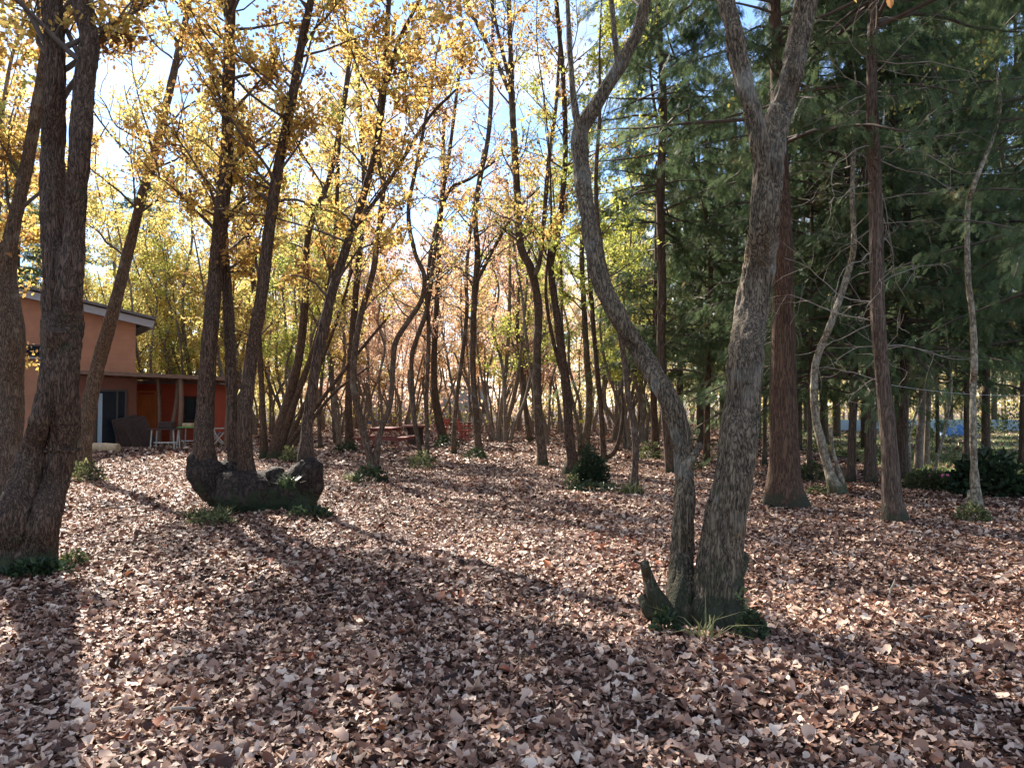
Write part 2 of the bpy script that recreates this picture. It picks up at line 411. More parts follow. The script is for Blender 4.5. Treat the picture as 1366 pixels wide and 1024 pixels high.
# ---- the near pair of stems at the right
def stubs(tr, st):
    for a in ([(886, 812, 26), (872, 790, 20), (864, 768, 15), (860, 752, 12)], [(884, 830, 26), (868, 815, 22), (858, 795, 17)],
              [(914, 622, 14), (927, 606, 11), (935, 592, 8)], [(978, 770, 26), (988, 752, 20), (992, 740, 15)]):
        pts, rad = stem3d(a, 5.45, 0, .03, False); bark_tube(tr, pts, rad, 20, .014, 26, lump=.16, seed=a[0][0])
tree('broadleaf_tree', 'big grey-barked twin-stemmed tree nearest on the right, mossy black base with broken stumps',
     [[(955, 826, 84), (958, 790, 74), (964, 720, 64), (974, 660, 58), (984, 600, 55), (990, 540, 54), (994, 480, 52), (1001, 420, 50), (1012, 360, 48), (1020, 300, 46), (1024, 240, 46), (1030, 190, 46),
       (1043, 145, 38), (1056, 100, 36), (1064, 60, 36), (1076, 0, 34), (1090, -90, 30)],
      [(908, 828, 48.6), (908, 790, 41.4), (910, 740, 34.2), (912, 680, 32.4), (914, 630, 30.6), (906, 572, 32.4), (886, 522, 30.6), (856, 472, 28.8), (826, 425, 27.0), (800, 370, 27.0), (786, 300, 26.1), (776, 230, 25.2), (774, 180, 26.1),
       (792, 145, 22.5), (816, 105, 21.6), (840, 65, 19.8), (857, 20, 18.0), (870, -60, 15.3)],
      [(1020, 235, 36), (1008, 165, 30), (995, 120, 28), (985, 80, 28), (978, 40, 27), (969, 0, 25), (960, -80, 22)],
      [(776, 190, 20), (766, 140, 12), (760, 70, 9), (757, 0, 7)], [(823, 96, 12), (820, 50, 9), (815, 0, 8), (806, -60, 6)]],
     bark='bark_grey', detail=3, base=(930, 828), top=13, zb=4.7, lv=28, nb=2.6, bl=3.0, tw=8, leafL=.08, pal='gold', dYs=[.5, 1.3, .2, .2, .3], flare=.12, extra=stubs, tonec=.55, wk=.92)

# ---- the near tree at the left
def collar(tr, st):
    pts, rad = st[0]; zc = P(84, 599, 7.15)[2]; k = int(np.argmin(np.abs(pts[:, 2] - zc)))
    th = np.linspace(0, 2 * math.pi, 60); c0 = pts[k]; r = rad[k] + .004 + .01 * np.sin(th * 5)
    q = np.stack([c0[0] + r * np.cos(th), c0[1] + r * np.sin(th), c0[2] + .012 * np.sin(th * 3) + .008 * np.cos(th * 11)], 1)
    tr.tubes(q, .015 + .008 * np.sin(th * 17) + .005 * np.sin(th * 29), 8, (0, 0, 1))
tree('broadleaf_tree', 'thick dark trunk at the left edge, split in two above a hollow',
     [[(40, 768, 74), (48, 730, 60), (58, 690, 48), (72, 645, 41), (83, 600, 43), (86, 565, 47), (82, 525, 48), (81, 480, 55), (83, 420, 58), (79, 350, 46), (71, 290, 38), (71, 200, 35), (73, 100, 32), (69, 0, 29), (62, -100, 25)],
      [(18, 768, 84), (17, 725, 72), (20, 690, 58), (33, 640, 45), (45, 595, 35), (54, 558, 29), (62, 520, 28), (70, 480, 30), (74, 440, 34)],
      [(89, 430, 44), (94, 370, 38), (100, 300, 32), (106, 200, 32), (113, 105, 31), (119, 58, 31), (111, 20, 28), (102, -20, 25), (96, -110, 22)]],
     detail=3, Y=7.1, base=(45, 765), top=13, zb=4.4, lv=30, nb=2.8, bl=3.0, tw=8, leafL=.08, dYs=[.4, .0, .3], noext=(1,), nocrown=(1,), extra=collar, flare=.08, tonec=.5, wk=.88)

# ---- the burl with its four stems
def burl_mb():
    tr = MB()
    for a, ln in (([(272, 598, 30), (270, 616, 40), (279, 634, 52), (299, 647, 64), (325, 658, 68), (352, 662, 68), (382, 658, 66), (404, 646, 58), (411, 628, 42), (410, 612, 30)], .2),
                  ([(346, 712, 92), (348, 690, 84), (349, 665, 56)], .2), ([(398, 702, 50), (398, 680, 50), (402, 655, 44)], .26), ([(329, 632, 30), (328, 652, 44), (332, 672, 44)], .25),
                  ([(296, 640, 20), (306, 640, 34), (322, 650, 36)], .3), ([(404, 640, 40), (418, 650, 34), (424, 660, 20)], .35), ([(318, 636, 30), (310, 626, 26), (306, 618, 14)], .3), ([(362, 640, 40), (372, 632, 30), (380, 628, 14)], .3), ([(385, 668, 50), (396, 676, 44), (402, 690, 30)], .3), ([(300, 660, 40), (304, 674, 34), (310, 684, 18)], .3)):
        pts, rad = stem3d(a, 10.9, 0, .04, False)
        rad = rad * np.clip(np.minimum(np.arange(len(rad)), np.arange(len(rad))[::-1]) / 3 + .6, 0, 1)
        bark_tube(tr, pts, rad, 56, .075, 9, lump=ln * .8, seed=a[0][0], zs=.9)
    return tr
tree('broadleaf_tree', 'four-stemmed tree rising out of a swollen shade-darkened burl shaped like a trough',
     [[(280, 645, 56), (275, 622, 44), (272, 592, 34), (274, 540, 30), (280, 450, 27), (288, 360, 25), (296, 280, 24), (303, 200, 22), (305, 100, 20), (308, 0, 17), (310, -90, 14)],
      [(312, 640, 24), (311, 600, 20), (308, 500, 19), (304, 400, 18), (298, 320, 17), (297, 230, 15), (309, 100, 12), (302, 0, 10)],
      [(331, 655, 46), (329, 630, 34), (327, 605, 27), (326, 560, 24), (335, 480, 22), (348, 400, 21), (360, 300, 20), (372, 220, 18), (388, 140, 16), (402, 60, 14), (415, 0, 12), (430, -80, 10)],
      [(408, 648, 52), (409, 624, 36), (408, 600, 26), (411, 560, 19), (423, 480, 18), (440, 400, 17), (462, 330, 15), (485, 260, 13), (503, 190, 12), (514, 90, 10), (519, 0, 9)],
      [(512, 130, 8), (530, 60, 7), (560, 0, 6), (590, -60, 5)], [(470, 310, 8), (520, 240, 7), (570, 160, 6), (608, 120, 4)]],
     detail=2, Y=10.9, base=(345, 688), top=13, zb=3.1, lv=24, nb=3.6, bl=2.2, tw=9, leafL=.078, dYs=[.3, .8, -.3, .4, .2, .5], lowskip=True, flare=0, tonec=.5, noext=(5,), wk=.8)

# ---- other traced trees: label, stems, options
T = [
 ('grey lichened trunk cut off by the left edge, dark stem leaning right from its top', [[(2, 668, 66), (4, 600, 56), (10, 520, 46), (12, 440, 44), (6, 370, 36), (16, 310, 22), (34, 230, 20), (50, 140, 18), (62, 60, 15), (70, 0, 13)]], dict(detail=2, bark='bark_thin', pal='gold', top=13, lv=10, bl=2.6)),
 ('slender trunk leaning right in front of the pinkish house', [[(106, 630, 26), (116, 560, 24), (130, 490, 22), (150, 420, 20), (170, 340, 17), (190, 260, 15), (215, 170, 13), (240, 60, 11), (252, 0, 9)]], dict(detail=2, bark='bark_thin', pal='yellow', top=13, zb=3.2, lv=10, bl=2.6)),
 ('clump of stems fanning out to the right just behind the burl tree', [[(366, 612, 26), (375, 570, 20), (398, 480, 14), (407, 400, 12), (412, 310, 10), (440, 235, 9), (460, 130, 8), (470, 40, 7)], [(372, 600, 16), (392, 540, 11), (420, 460, 9), (438, 390, 8), (448, 300, 7), (452, 200, 6)], [(352, 608, 14), (350, 540, 10), (345, 450, 9), (335, 350, 8), (322, 240, 7), (335, 150, 6)],
    [(384, 596, 12), (420, 545, 7), (470, 480, 6), (520, 420, 4)], [(380, 604, 10), (410, 530, 6), (445, 440, 5), (470, 360, 4)], [(388, 600, 8), (440, 530, 5), (490, 490, 3.5)]], dict(pal='yellow', top=11, noext=(3, 4, 5), zb=3, dYs=[.5, -.3, .6, -.8, .2, -1.2])),
 ('V-forked tree whose wavy right stem leans over the picnic tables', [[(497, 634, 20), (494, 612, 13), (482, 565, 12), (472, 516, 11), (474, 463, 10.5), (484, 410, 10), (498, 361, 10), (508, 284, 9), (511, 246, 8.5), (505, 200, 8), (515, 110, 7), (528, 20, 6)],
    [(500, 622, 14), (507, 579, 9), (521, 537, 9), (524, 488, 9), (528, 456, 9), (545, 428, 8.5), (562, 400, 8), (566, 368, 8), (553, 335, 7.5), (545, 280, 7), (560, 200, 6), (575, 120, 5)]], dict(detail=2, pal='gold', top=10, bark='bark_thin')),
 ('two thin stems growing from a grassy stump right of the picnic tables', [[(562, 622, 13), (560, 600, 8), (552, 551, 8), (549, 480, 8), (556, 452, 8), (570, 410, 7.5), (577, 361, 7), (586, 290, 6.5), (600, 200, 6), (612, 100, 5)], [(570, 620, 9), (570, 580, 7), (569, 537, 7), (572, 445, 7), (570, 393, 7), (577, 325, 6.5), (599, 255, 6), (627, 239, 4.5), (660, 215, 4)]], dict(pal='orange', top=10, bark='bark_thin', lv=2, noext=(1,))),
 ('straight trunk standing just right of the round dark table', [[(592, 590, 16), (584, 550, 13), (580, 520, 11), (579, 480, 10), (582, 420, 9), (585, 350, 8), (590, 250, 7), (592, 150, 6)]], dict(pal='peach', top=12, lv=3)),
 ('slightly bowed dark trunk with a mossy foot in the middle of the clearing', [[(641, 610, 18), (638, 590, 12), (635, 551, 11), (631, 498, 10), (631, 445, 10), (633, 393, 10), (637, 340, 10), (634, 290, 9), (640, 239, 9), (650, 191, 8), (655, 137, 7.5), (657, 60, 6), (658, 0, 5)], [(634, 380, 6), (660, 330, 5), (690, 280, 4), (720, 250, 3)]], dict(detail=2, pal='peach', top=11, lv=2, noext=(1,), bark='bark_thin')),
 ('thin stem leaning right in front of the red garden chairs', [[(606, 604, 9), (605, 590, 7.5), (609, 533, 7), (619, 456, 7), (623, 410, 6.5), (622, 368, 6), (630, 290, 5), (645, 200, 4)]], dict(pal='orange', top=10, lv=4, bark='bark_thin')),
 ('tall smooth trunk at the centre right forking high against the blue sky', [[(724, 622, 19), (723, 600, 16), (719, 569, 15), (716, 481, 14), (718, 410, 14), (708, 358, 14), (694, 325, 13), (689, 239, 12), (683, 137, 11), (681, 68, 9), (679, 0, 8), (680, -60, 7)], [(682, 130, 8), (670, 100, 7), (653, 65, 6.5), (629, 17, 6), (612, -20, 5)], [(683, 120, 7), (668, 60, 6), (655, 0, 5)], [(712, 372, 9), (722, 335, 8), (731, 225, 7), (742, 137, 6), (748, 40, 5)]],
    dict(detail=2, pal='olive', top=11, lv=1.2, zb=4.5, bark='bark_thin')),
 ('dark leaning trunk at the left of the round clipped shrub', [[(762, 632, 30), (763, 610, 19), (760, 586, 16), (755, 516, 15), (746, 445, 13), (739, 393, 12), (735, 350, 11), (746, 300, 10), (754, 205, 9), (751, 102, 8), (742, 0, 7)], [(755, 515, 8), (742, 470, 7), (733, 430, 6), (728, 380, 5), (735, 300, 4)]], dict(detail=2, pal='gold', top=11, lv=4, zb=4)),
 ('pale two-stemmed tree directly behind the round clipped shrub', [[(780, 606, 18), (782, 580, 13), (785, 558, 12), (786, 519, 11), (783, 480, 10), (779, 410, 9), (776, 340, 8), (780, 250, 7), (788, 150, 6)], [(774, 596, 9), (771, 570, 7), (765, 540, 6), (757, 505, 6), (750, 440, 5), (748, 350, 4)]], dict(pal='ygreen', top=11, bark='bark_grey', Y=22.5)),
 ('slim stem with a hooked side shoot at the right of the round clipped shrub', [[(806, 618, 12), (804, 590, 9), (801, 538, 9), (797, 500, 8.5), (792, 440, 8), (786, 360, 7), (782, 280, 6)], [(806, 612, 9), (818, 604, 8), (825, 590, 7), (829, 570, 6), (831, 545, 5), (830, 520, 3)]], dict(pal='ygreen', top=9, noext=(1,), nocrown=(1,))),
 ('thin bent trunk with a grass tuft at its foot, left of the big twin-stemmed tree', [[(846, 652, 15), (847, 625, 11), (848, 597, 11), (844, 558, 10.5), (838, 529, 10), (834, 490, 10), (826, 440, 9), (812, 380, 9), (800, 320, 8), (795, 240, 7), (800, 150, 6)], [(850, 600, 5), (856, 560, 4.5), (863, 525, 4)]], dict(detail=2, pal='ygreen', top=9, bark='bark_thin', noext=(1,), nocrown=(1,))),
 ('pale crooked trunk bending right beside the thick red-brown cedar', [[(1116, 658, 26), (1110, 640, 18), (1104, 622, 15), (1095, 586, 14), (1088, 555, 13), (1086, 510, 13), (1091, 474, 12), (1111, 425, 11), (1131, 365, 10), (1139, 322, 9), (1137, 258, 8), (1140, 180, 6)], [(1124, 648, 14), (1118, 625, 8), (1111, 600, 6), (1108, 570, 4)]], dict(detail=2, pal='olive', bark='bark_pale', top=8, zb=4.5, lv=1.5, nb=1.2, noext=(1,), nocrown=(1,))),
 ('pale yellowish snaking trunk near the right edge in front of the dark shrub', [[(1304, 684, 22), (1303, 667, 16), (1300, 635, 13), (1299, 609, 11), (1298, 577, 10.5), (1298, 544, 10.5), (1298, 512, 10.5), (1300, 486, 10), (1297, 421, 10), (1291, 365, 9), (1291, 279, 8.5), (1300, 245, 7.5), (1324, 185, 6), (1334, 142, 5), (1330, 95, 4)], [(1296, 682, 8), (1294, 670, 7), (1293, 655, 6)], [(1299, 560, 4), (1304, 545, 3.5), (1307, 530, 2.5)]], dict(detail=2, bark='bark_pale', pal='olive', top=7, zb=4.2, lv=1.2, nb=1.5, bl=1.6, noext=(1, 2), nocrown=(1, 2))),
 ('tree with an ivy-covered foot left of the picnic table, dark trunk', [[(465, 600, 18), (466, 583, 14), (465, 540, 12), (468, 480, 12), (473, 410, 11), (480, 330, 10), (486, 250, 9), (480, 150, 8), (474, 50, 7)]], dict(pal='gold', top=12)),
 ('leaning trunk left of the ivy-footed tree, in the thicket', [[(450, 592, 12), (447, 570, 10), (443, 509, 9), (436, 440, 8), (432, 350, 7), (440, 250, 6)]], dict(pal='yellow', top=12, bark='bark_thin')),
 ('thin pale stem standing alone between the burl tree and the picnic table', [[(428, 598, 8), (426, 570, 6), (428, 520, 6), (434, 460, 5), (446, 390, 5), (452, 300, 4)]], dict(pal='yellow', top=10, bark='bark_thin')),
 ('fan of slim stems from one stool to the right of the red garden chairs', [[(664, 590, 9), (668, 550, 7), (674, 500, 7), (679, 430, 6), (680, 340, 5), (676, 240, 5)], [(660, 590, 6), (650, 545, 5), (642, 500, 4), (634, 440, 4)], [(668, 590, 7), (682, 540, 5), (692, 490, 5), (700, 420, 4), (706, 330, 4)], [(656, 590, 5), (645, 560, 4), (626, 520, 3.5), (606, 470, 3)], [(671, 590, 5), (690, 555, 4), (712, 505, 3), (730, 470, 3)]], dict(pal='orange', top=11, noext=(3, 4), bark='bark_far')),
 ('short dark trunk leaning left at the centre right, beyond the tall smooth trunk', [[(708, 588, 10), (703, 565, 8), (700, 530, 7), (694, 480, 7), (690, 430, 6), (696, 350, 5)]], dict(pal='peach', top=11, bark='bark_thin')),
]
for lab, stems, kw in T:
    o = dict(nb=3.0, bl=2.0, lv=6, tonec=.5, tw=8, leafL=.085); o.update(kw); o['lv'] *= 2.5; o['zb'] = o.get('zb', 3.) + .5
    tree('broadleaf_tree', lab, stems, **o)

# ------------------------------------------------------------------ conifers
def spray_template():
    V, Fc = [], []
    def blade(a, b, w):
        a, b = np.array(a), np.array(b); t = b - a; n = np.array([-t[1], t[0], 0]); n = n / np.linalg.norm(n) * w
        i = len(V); V.extend([a, (a * .55 + b * .45) + n, b, (a * .55 + b * .45) - n]); Fc.append([i, i + 1, i + 2, i + 3])
    for k in range(7):
        y = .08 + k * .125; l = .36 * (1 - .75 * k / 7) * random.uniform(.8, 1.2)
        for s in (-1, 1):
            blade((0, y, 0), (s * l * .75, y + l * .8, -.08 * l + random.uniform(-.04, .04)), .030)
    blade((0, 0, 0), (0, 1.05, -.05), .028)
    return np.array(V), np.array(Fc)
SPV, SPF = spray_template()
def sprays(mb, pos, d, nrm, L, tone):
    N = len(pos); Mx = frames(d, nrm)
    loc = SPV[None] * L[:, None, None] + np.zeros((N, 1, 1))
    loc[:, :, 2] -= .35 * loc[:, :, 1] ** 2 / L[:, None]
    V = np.einsum('nij,nkj->nki', Mx, loc) + pos[:, None]
    Fc = (SPF[None] + (np.arange(N) * len(SPV))[:, None, None]).reshape(-1, 4)
    mb.add(V.reshape(-1, 3), Fc, np.repeat(tone, len(SPF)))
def conifer_crown(z0, z1, reach, dz=.3, per=3, ns=74, L=.235):
    br, cr = MB(), MB()
    z = np.repeat(np.arange(z0, z1, dz), per); B = len(z); z = z + rng.uniform(-.15, .15, B)
    az = rng.uniform(0, 2 * math.pi, B); el = rng.uniform(-.1, .35, B)
    d = np.stack([np.cos(az) * np.cos(el), np.sin(az) * np.cos(el), np.sin(el)], 1)
    ln = reach * (1 - .85 * (z - z0) / (z1 - z0) * .9) * rng.uniform(.6, 1.15, B)
    bp = branch_paths(np.stack([z * 0, z * 0, z], 1), d, ln, 9, .09, -.055)
    br.tubes(bp, (.008 + .009 * ln)[:, None] * np.linspace(1, .2, 9), 4, rand_dirs(B))
    p, dd, t = pick(bp, ns, .28, 1)
    side = np.cross(dd, [0, 0, 1]); side /= np.linalg.norm(side, axis=1, keepdims=True) + 1e-6
    sg = rng.choice([-1, 1], len(p))[:, None]
    dirs = dd * rng.uniform(.3, 1, (len(p), 1)) + side * sg * rng.uniform(.2, 1, (len(p), 1)); dirs[:, 2] -= rng.uniform(.15, .9, len(p))
    nrm = np.array([0, 0, 1.]) + rng.normal(size=(len(p), 3)) * .35
    p = p + rng.normal(size=p.shape) * [.1, .1, .07]
    bt = np.repeat(rng.normal(.42, .16, B), ns)
    tone = np.clip(bt + rng.normal(0, .14, len(p)) + .12 * t, 0, 1)
    sprays(cr, p, dirs, nrm, L * rng.uniform(.55, 1.25, len(p)), tone)
    return br.mesh('branches', M['twig']), cr.mesh('crown', M['needle'], False)
CONI = [conifer_crown(2.6, 15, 3.1), conifer_crown(3.2, 15, 2.8), conifer_crown(2.2, 13, 3.3, ns=80), conifer_crown(5.6, 16, 3.0), conifer_crown(6.6, 17, 3.0)]
def conifer(label, st, kind, bark='bark_cedar', detail=1, Y=None, top=15., dead=0, group=None, deadz=(1.8, 6.5), name='cedar_tree', deadL=.9):
    bp = G(*st[0][:2])
    if Y: bp = np.array([P(st[0][0], st[0][1], Y)[0], Y, 0])
    Y = bp[1]
    root = thing(name, label, 'tree', bp, group)
    tr = MB(); step, sides = {2: (.07, 40), 1: (.14, 18), 0: (.4, 10)}[detail]
    pts, rad = stem3d(st, Y, top, step, True, 0)
    low = pts[0].copy(); low[2] = -.2
    pts = np.concatenate([[low], pts]); rad = np.concatenate([[rad[0]], rad]) * .93
    bark_tube(tr, pts, rad, sides, .018 if detail == 2 else .01, 30, lump=.04, flare=.18, seed=int(st[0][0]), zs=.05)
    tr.obj('trunk', M[bark], root, origin=bp)
    b, c = CONI[kind]
    i = int(np.argmin(np.abs(pts[:, 2] - min(7, pts[-1, 2] * .8)))); ax = pts[i] - bp
    import mathutils
    q = mathutils.Vector((0, 0, 1)).rotation_difference(mathutils.Vector(ax)) @ mathutils.Quaternion((0, 0, 1), rng.uniform(0, 6.28))
    for nm, me in (('branches', b), ('crown', c)):
        o = bpy.data.objects.new(nm, me); C.objects.link(o); o.parent = root
        o.rotation_mode = 'QUATERNION'; o.rotation_quaternion = q
    if dead:
        db = MB(); ok = np.where((pts[:, 2] > deadz[0]) & (pts[:, 2] < deadz[1]))[0]
        idx = rng.choice(ok, dead); az = rng.uniform(0, 6.28, dead); el = rng.uniform(-.5, .75, dead)
        d = np.stack([np.cos(az) * np.cos(el), np.sin(az) * np.cos(el), np.sin(el)], 1)
        ln = rng.uniform(.3, 1., dead) ** 1.3 * deadL * 1.5
        p = branch_paths(pts[idx], d, ln, 9, .2, -.02)
        db.tubes(p, (.003 + .0045 * ln)[:, None] * np.linspace(1, .25, 9), 5, rand_dirs(dead))
        q2, d2, _ = pick(p, 4, .3, 1); d2 = d2 + rand_dirs(len(q2)) * .9
        d2 /= np.linalg.norm(d2, axis=1, keepdims=True)
        p2 = branch_paths(q2, d2, np.repeat(ln, 4) * rng.uniform(.15, .5, len(q2)), 6, .15, -.01)
        db.tubes(p2, np.full((len(q2), 1), .0035) * np.linspace(1, .5, 6), 3, rand_dirs(len(q2)))
        db.obj('dead_branches', M['dead'], root, origin=bp)
    return root
conifer('thick straight red-brown cedar trunk right behind the big twin-stemmed tree', [(1047, 674, 58), (1046, 650, 50), (1046, 622, 44), (1045, 510, 37), (1045, 420, 30), (1045, 322, 26), (1040, 200, 23), (1036, 60, 19), (1033, 0, 17)], 3, 'bark_red', 2, dead=26, top=17)
conifer('tall straight brown conifer trunk bristling with dead twigs, right of the thick red-brown one', [(1194, 697, 34), (1190, 660, 27), (1187, 600, 23), (1178, 510, 21), (1171, 420, 20), (1168, 258, 19), (1163, 129, 16), (1166, 0, 13)], 4, 'bark_cedar', 2, dead=60, top=17, deadL=1.1)
conifer('dark straight conifer with side limbs at centre right, thickest of its close pair', [(896, 630, 18), (892, 590, 15), (886, 532, 14), (882, 465, 13), (883, 387, 13), (881, 258, 13), (885, 150, 12), (882, 80, 9)], 3, 'bark_cedar', 1, dead=20, top=15)
conifer('reddish thinner trunk at the left of the close pair at centre right', [(875, 612, 14), (874, 580, 11), (872, 532, 10), (874, 442, 9), (876, 350, 8), (878, 250, 7)], 0, 'bark_red', 1, dead=6)
conifer('lone thin red-brown trunk seen between the two stems of the big twin tree', [(943, 616, 11), (943, 580, 9), (944, 510, 9), (946, 440, 8), (948, 340, 7)], 1, 'bark_red', 1)
conifer('slim dark trunk just left of the middle-right shaded pair', [(1020, 620, 8), (1020, 580, 6), (1021, 500, 6), (1022, 420, 5)], 2, 'bark_cedar', 0)
conifer('dark trunk in the shade right of the pale crooked trunk', [(1135, 643, 13), (1136, 600, 11), (1139, 519, 11), (1140, 430, 10), (1141, 330, 8)], 2, 'bark_cedar', 1, dead=10)
conifer('wider dark trunk directly left of the twig-bristled conifer', [(1161, 645, 19), (1161, 600, 16), (1162, 510, 15), (1160, 420, 13), (1158, 300, 11)], 1, 'bark_cedar', 1, dead=10)
conifer('ivy-darkened trunk just right of the twig-bristled conifer', [(1206, 640, 17), (1205, 600, 14), (1207, 487, 13), (1208, 400, 12), (1210, 280, 10)], 0, 'bark_cedar', 1)
conifer('grey trunk, left one of a touching pair behind the mound with pale shoots', [(1225, 626, 12), (1226, 600, 11), (1230, 540, 10), (1232, 450, 9), (1234, 350, 8)], 2, 'bark_far', 1)
conifer('grey trunk, right one of a touching pair behind the mound with pale shoots', [(1236, 622, 10), (1236, 600, 8), (1238, 540, 8), (1240, 450, 7), (1241, 350, 6)], 0, 'bark_far', 1)
conifer('dark green-clad trunk behind the glossy dark shrub at the right', [(1315, 612, 16), (1315, 590, 12), (1315, 540, 11), (1316, 480, 10), (1318, 380, 9)], 1, 'bark_cedar', 1)
conifer('thin dark trunk in the grass just left of the snaking pale one', [(1289, 612, 10), (1289, 590, 8), (1290, 540, 8), (1291, 460, 7), (1291, 380, 6)], 2, 'bark_cedar', 1)
conifer('thin dark trunk standing in the sunny grass before the pale blue band', [(1251, 604, 7), (1251, 580, 5.5), (1250, 520, 5), (1250, 450, 4.5)], 1, 'bark_cedar', 0)
conifer('trunk cut off by the right edge of the grass field', [(1366, 622, 14), (1365, 590, 11), (1366, 520, 10), (1367, 430, 9)], 0, 'bark_cedar', 1)
for (px, py, k) in [(1420, 650, 0), (1080, 640, 2), (1480, 690, 1)]:
    conifer({1420: 'shady conifer just beyond the right edge whose boughs hang into the picture', 1080: 'thin dark trunk between the thick red-brown cedar and the pale crooked trunk', 1480: 'nearest conifer beyond the right edge with boughs reaching into the picture'}[px],
            [(px, py, 15 if px > 1100 else 8), (px, py - 60, 12 if px > 1100 else 7), (px + 2, py - 200, 11 if px > 1100 else 6), (px + 3, py - 350, 9 if px > 1100 else 5)], k)
# distant conifers, copies of three finished trees
def conifer_far(px, Y, k, s, label, group):
    x = P(px, 540, Y)[0]
    root = thing('cedar_tree', label, 'tree', (x, Y, 0), group, rng.uniform(0, 6.28)); root.scale = (s, s, s)
    tr = MB(); pts = np.array([[0, 0, -.2], [.02, 0, 2], [.05, .03, 6], [0, 0, 13]]); tr.tubes(catmull(pts, .8), np.linspace(.17, .05, len(catmull(pts, .8))), 9)
    if 'ctr' not in globals(): globals()['ctr'] = tr.mesh('trunk', M['bark_cedar'])
    for nm, me in (('trunk', globals()['ctr']), ('branches', CONI[k][0]), ('crown', CONI[k][1])):
        o = bpy.data.objects.new(nm, me); C.objects.link(o); o.parent = root
    return root
gi = 0
for (px, Y) in [(905, 34), (930, 29), (962, 36), (985, 27), (1010, 33), (1032, 40), (1062, 26), (1095, 30), (1120, 36), (1148, 27), (1178, 33), (1196, 24), (1262, 45), (1330, 50), (1385, 36), (1400, 26), (1440, 30), (860, 42), (835, 50), (1480, 40), (1080, 46), (1000, 48), (930, 50), (1160, 52)]:
    conifer_far(px + rng.uniform(-6, 6), Y, int(rng.integers(0, 3)), rng.uniform(.9, 1.2), 'dark conifer in the shaded wood on the right, one of many alike', 'conifers in the shaded wood on the right')
for (px, Y) in [(188, 50), (205, 58), (160, 62), (60, 46), (20, 40), (-30, 34), (100, 60), (-90, 40)]:
    conifer_far(px, Y, int(rng.integers(0, 3)), rng.uniform(.95, 1.25), 'blue-green conifer behind the pinkish house', 'conifers behind the house')

# ------------------------------------------------------------------ mid-distance autumn trees (copies of a few finished ones)
def bg_proto(ns, lean, top, lv, nb=2.0, bl=1.8, zb=2.2):
    tr = MB(); st = []
    for i in range(ns):
        a = rng.uniform(0, 6.28); l = lean * rng.uniform(.3, 1)
        p = np.array([[.12 * math.cos(a) * (ns > 1), .12 * math.sin(a) * (ns > 1), -.2], [.2 * math.cos(a) * (ns > 1), .2 * math.sin(a) * (ns > 1), .5]] +
                     [[.2 * math.cos(a) * (ns > 1) + l * math.cos(a) * (z / 6) ** 1.1 + rng.normal(0, .12), .2 * math.sin(a) * (ns > 1) + l * math.sin(a) * (z / 6) ** 1.1 + rng.normal(0, .12), z] for z in np.arange(1.6, top, 1.5)])
        c = catmull(p, .3); r = np.linspace(.105 if ns == 1 else .075, .018, len(c)) * rng.uniform(.8, 1.25); r[0:3] *= 1.25
        bark_tube(tr, c, r, 8, .006, 14, seed=i + int(lean * 10)); st.append((c, r))
    br, cr = crown_of(st, zb, nb * 1.3, bl, 6, lv * 2.6, .115, .5, spread=.2)
    return tr.mesh('trunk', M['bark_far']), br.mesh('branches', M['twig']), cr.mesh('crown', M['leaf_gold'], False)
BG = [bg_proto(1, .8, 11, 7), bg_proto(2, 1.4, 11, 6), bg_proto(3, 1.8, 11, 6), bg_proto(4, 2.2, 10.5, 5), bg_proto(1, 1.6, 12, 4), bg_proto(5, 2.4, 10, 5), bg_proto(2, 2.6, 12, 4)]
def bg_tree(px, Y, k, pal, s, label, group, rz=None):
    root = thing('autumn_tree', label, 'tree', (P(px, 540, Y)[0], Y, 0), group, rng.uniform(0, 6.28) if rz is None else rz); root.scale = (s, s, s)
    for nm, me in zip(('trunk', 'branches', 'crown'), BG[k]):
        o = bpy.data.objects.new(nm, me); C.objects.link(o); o.parent = root
        if nm == 'crown':
            o.material_slots[0].link = 'OBJECT'; o.material_slots[0].material = M['leaf_' + pal]
    return root
def zone(px):
    if px < 240: return 'yellow', 'yellow-leaved tree in the sunny thicket behind the house', 'yellow trees behind the house'
    if px < 440: return ('yellow', 'gold', 'ygreen')[int(rng.integers(0, 3))], 'slender golden tree in the thicket behind the burl tree', 'golden trees behind the burl tree'
    if px < 660: return ('peach', 'orange', 'peach', 'gold')[int(rng.integers(0, 4))], 'slender peach-leaved tree in the thicket behind the picnic tables', 'peach trees behind the picnic tables'
    return ('peach', 'ygreen', 'yellow', 'orange')[int(rng.integers(0, 4))], 'slender tree with orange to lime leaves in the thicket behind the clipped shrub', 'trees behind the clipped shrub'
for row, (Y0, Y1, n) in enumerate([(26, 32, 9), (32, 40, 20), (40, 52, 38)]):
    for i in range(n):
        px = 205 + (850 - 205) * (i + rng.uniform(.1, .9)) / n; Y = rng.uniform(Y0, Y1)
        if Y < 37 and (465 < px < 650): continue
        if px < 325 and Y < 33: continue
        pal, lb, gp = zone(px)
        bg_tree(px, Y, int(rng.integers(0, 7)), pal, rng.uniform(.85, 1.15), lb, gp)
for px, Y in [(150, 42), (195, 38), (225, 36), (215, 44), (175, 48), (120, 40), (245, 40), (90, 46), (30, 44), (262, 37)]:
    bg_tree(px, Y, int(rng.integers(0, 7)), 'yellow' if rng.random() < .7 else 'ygreen', rng.uniform(.85, 1.1), *zone(100)[1:])
for px, Y in [(860, 30), (838, 27), (875, 36), (850, 34)]:
    bg_tree(px, Y, int(rng.integers(0, 4)), 'ygreen' if px != 875 else 'yellow', .95, 'bushy lime-yellow tree left of the dark conifers', 'lime-yellow trees left of the conifers')
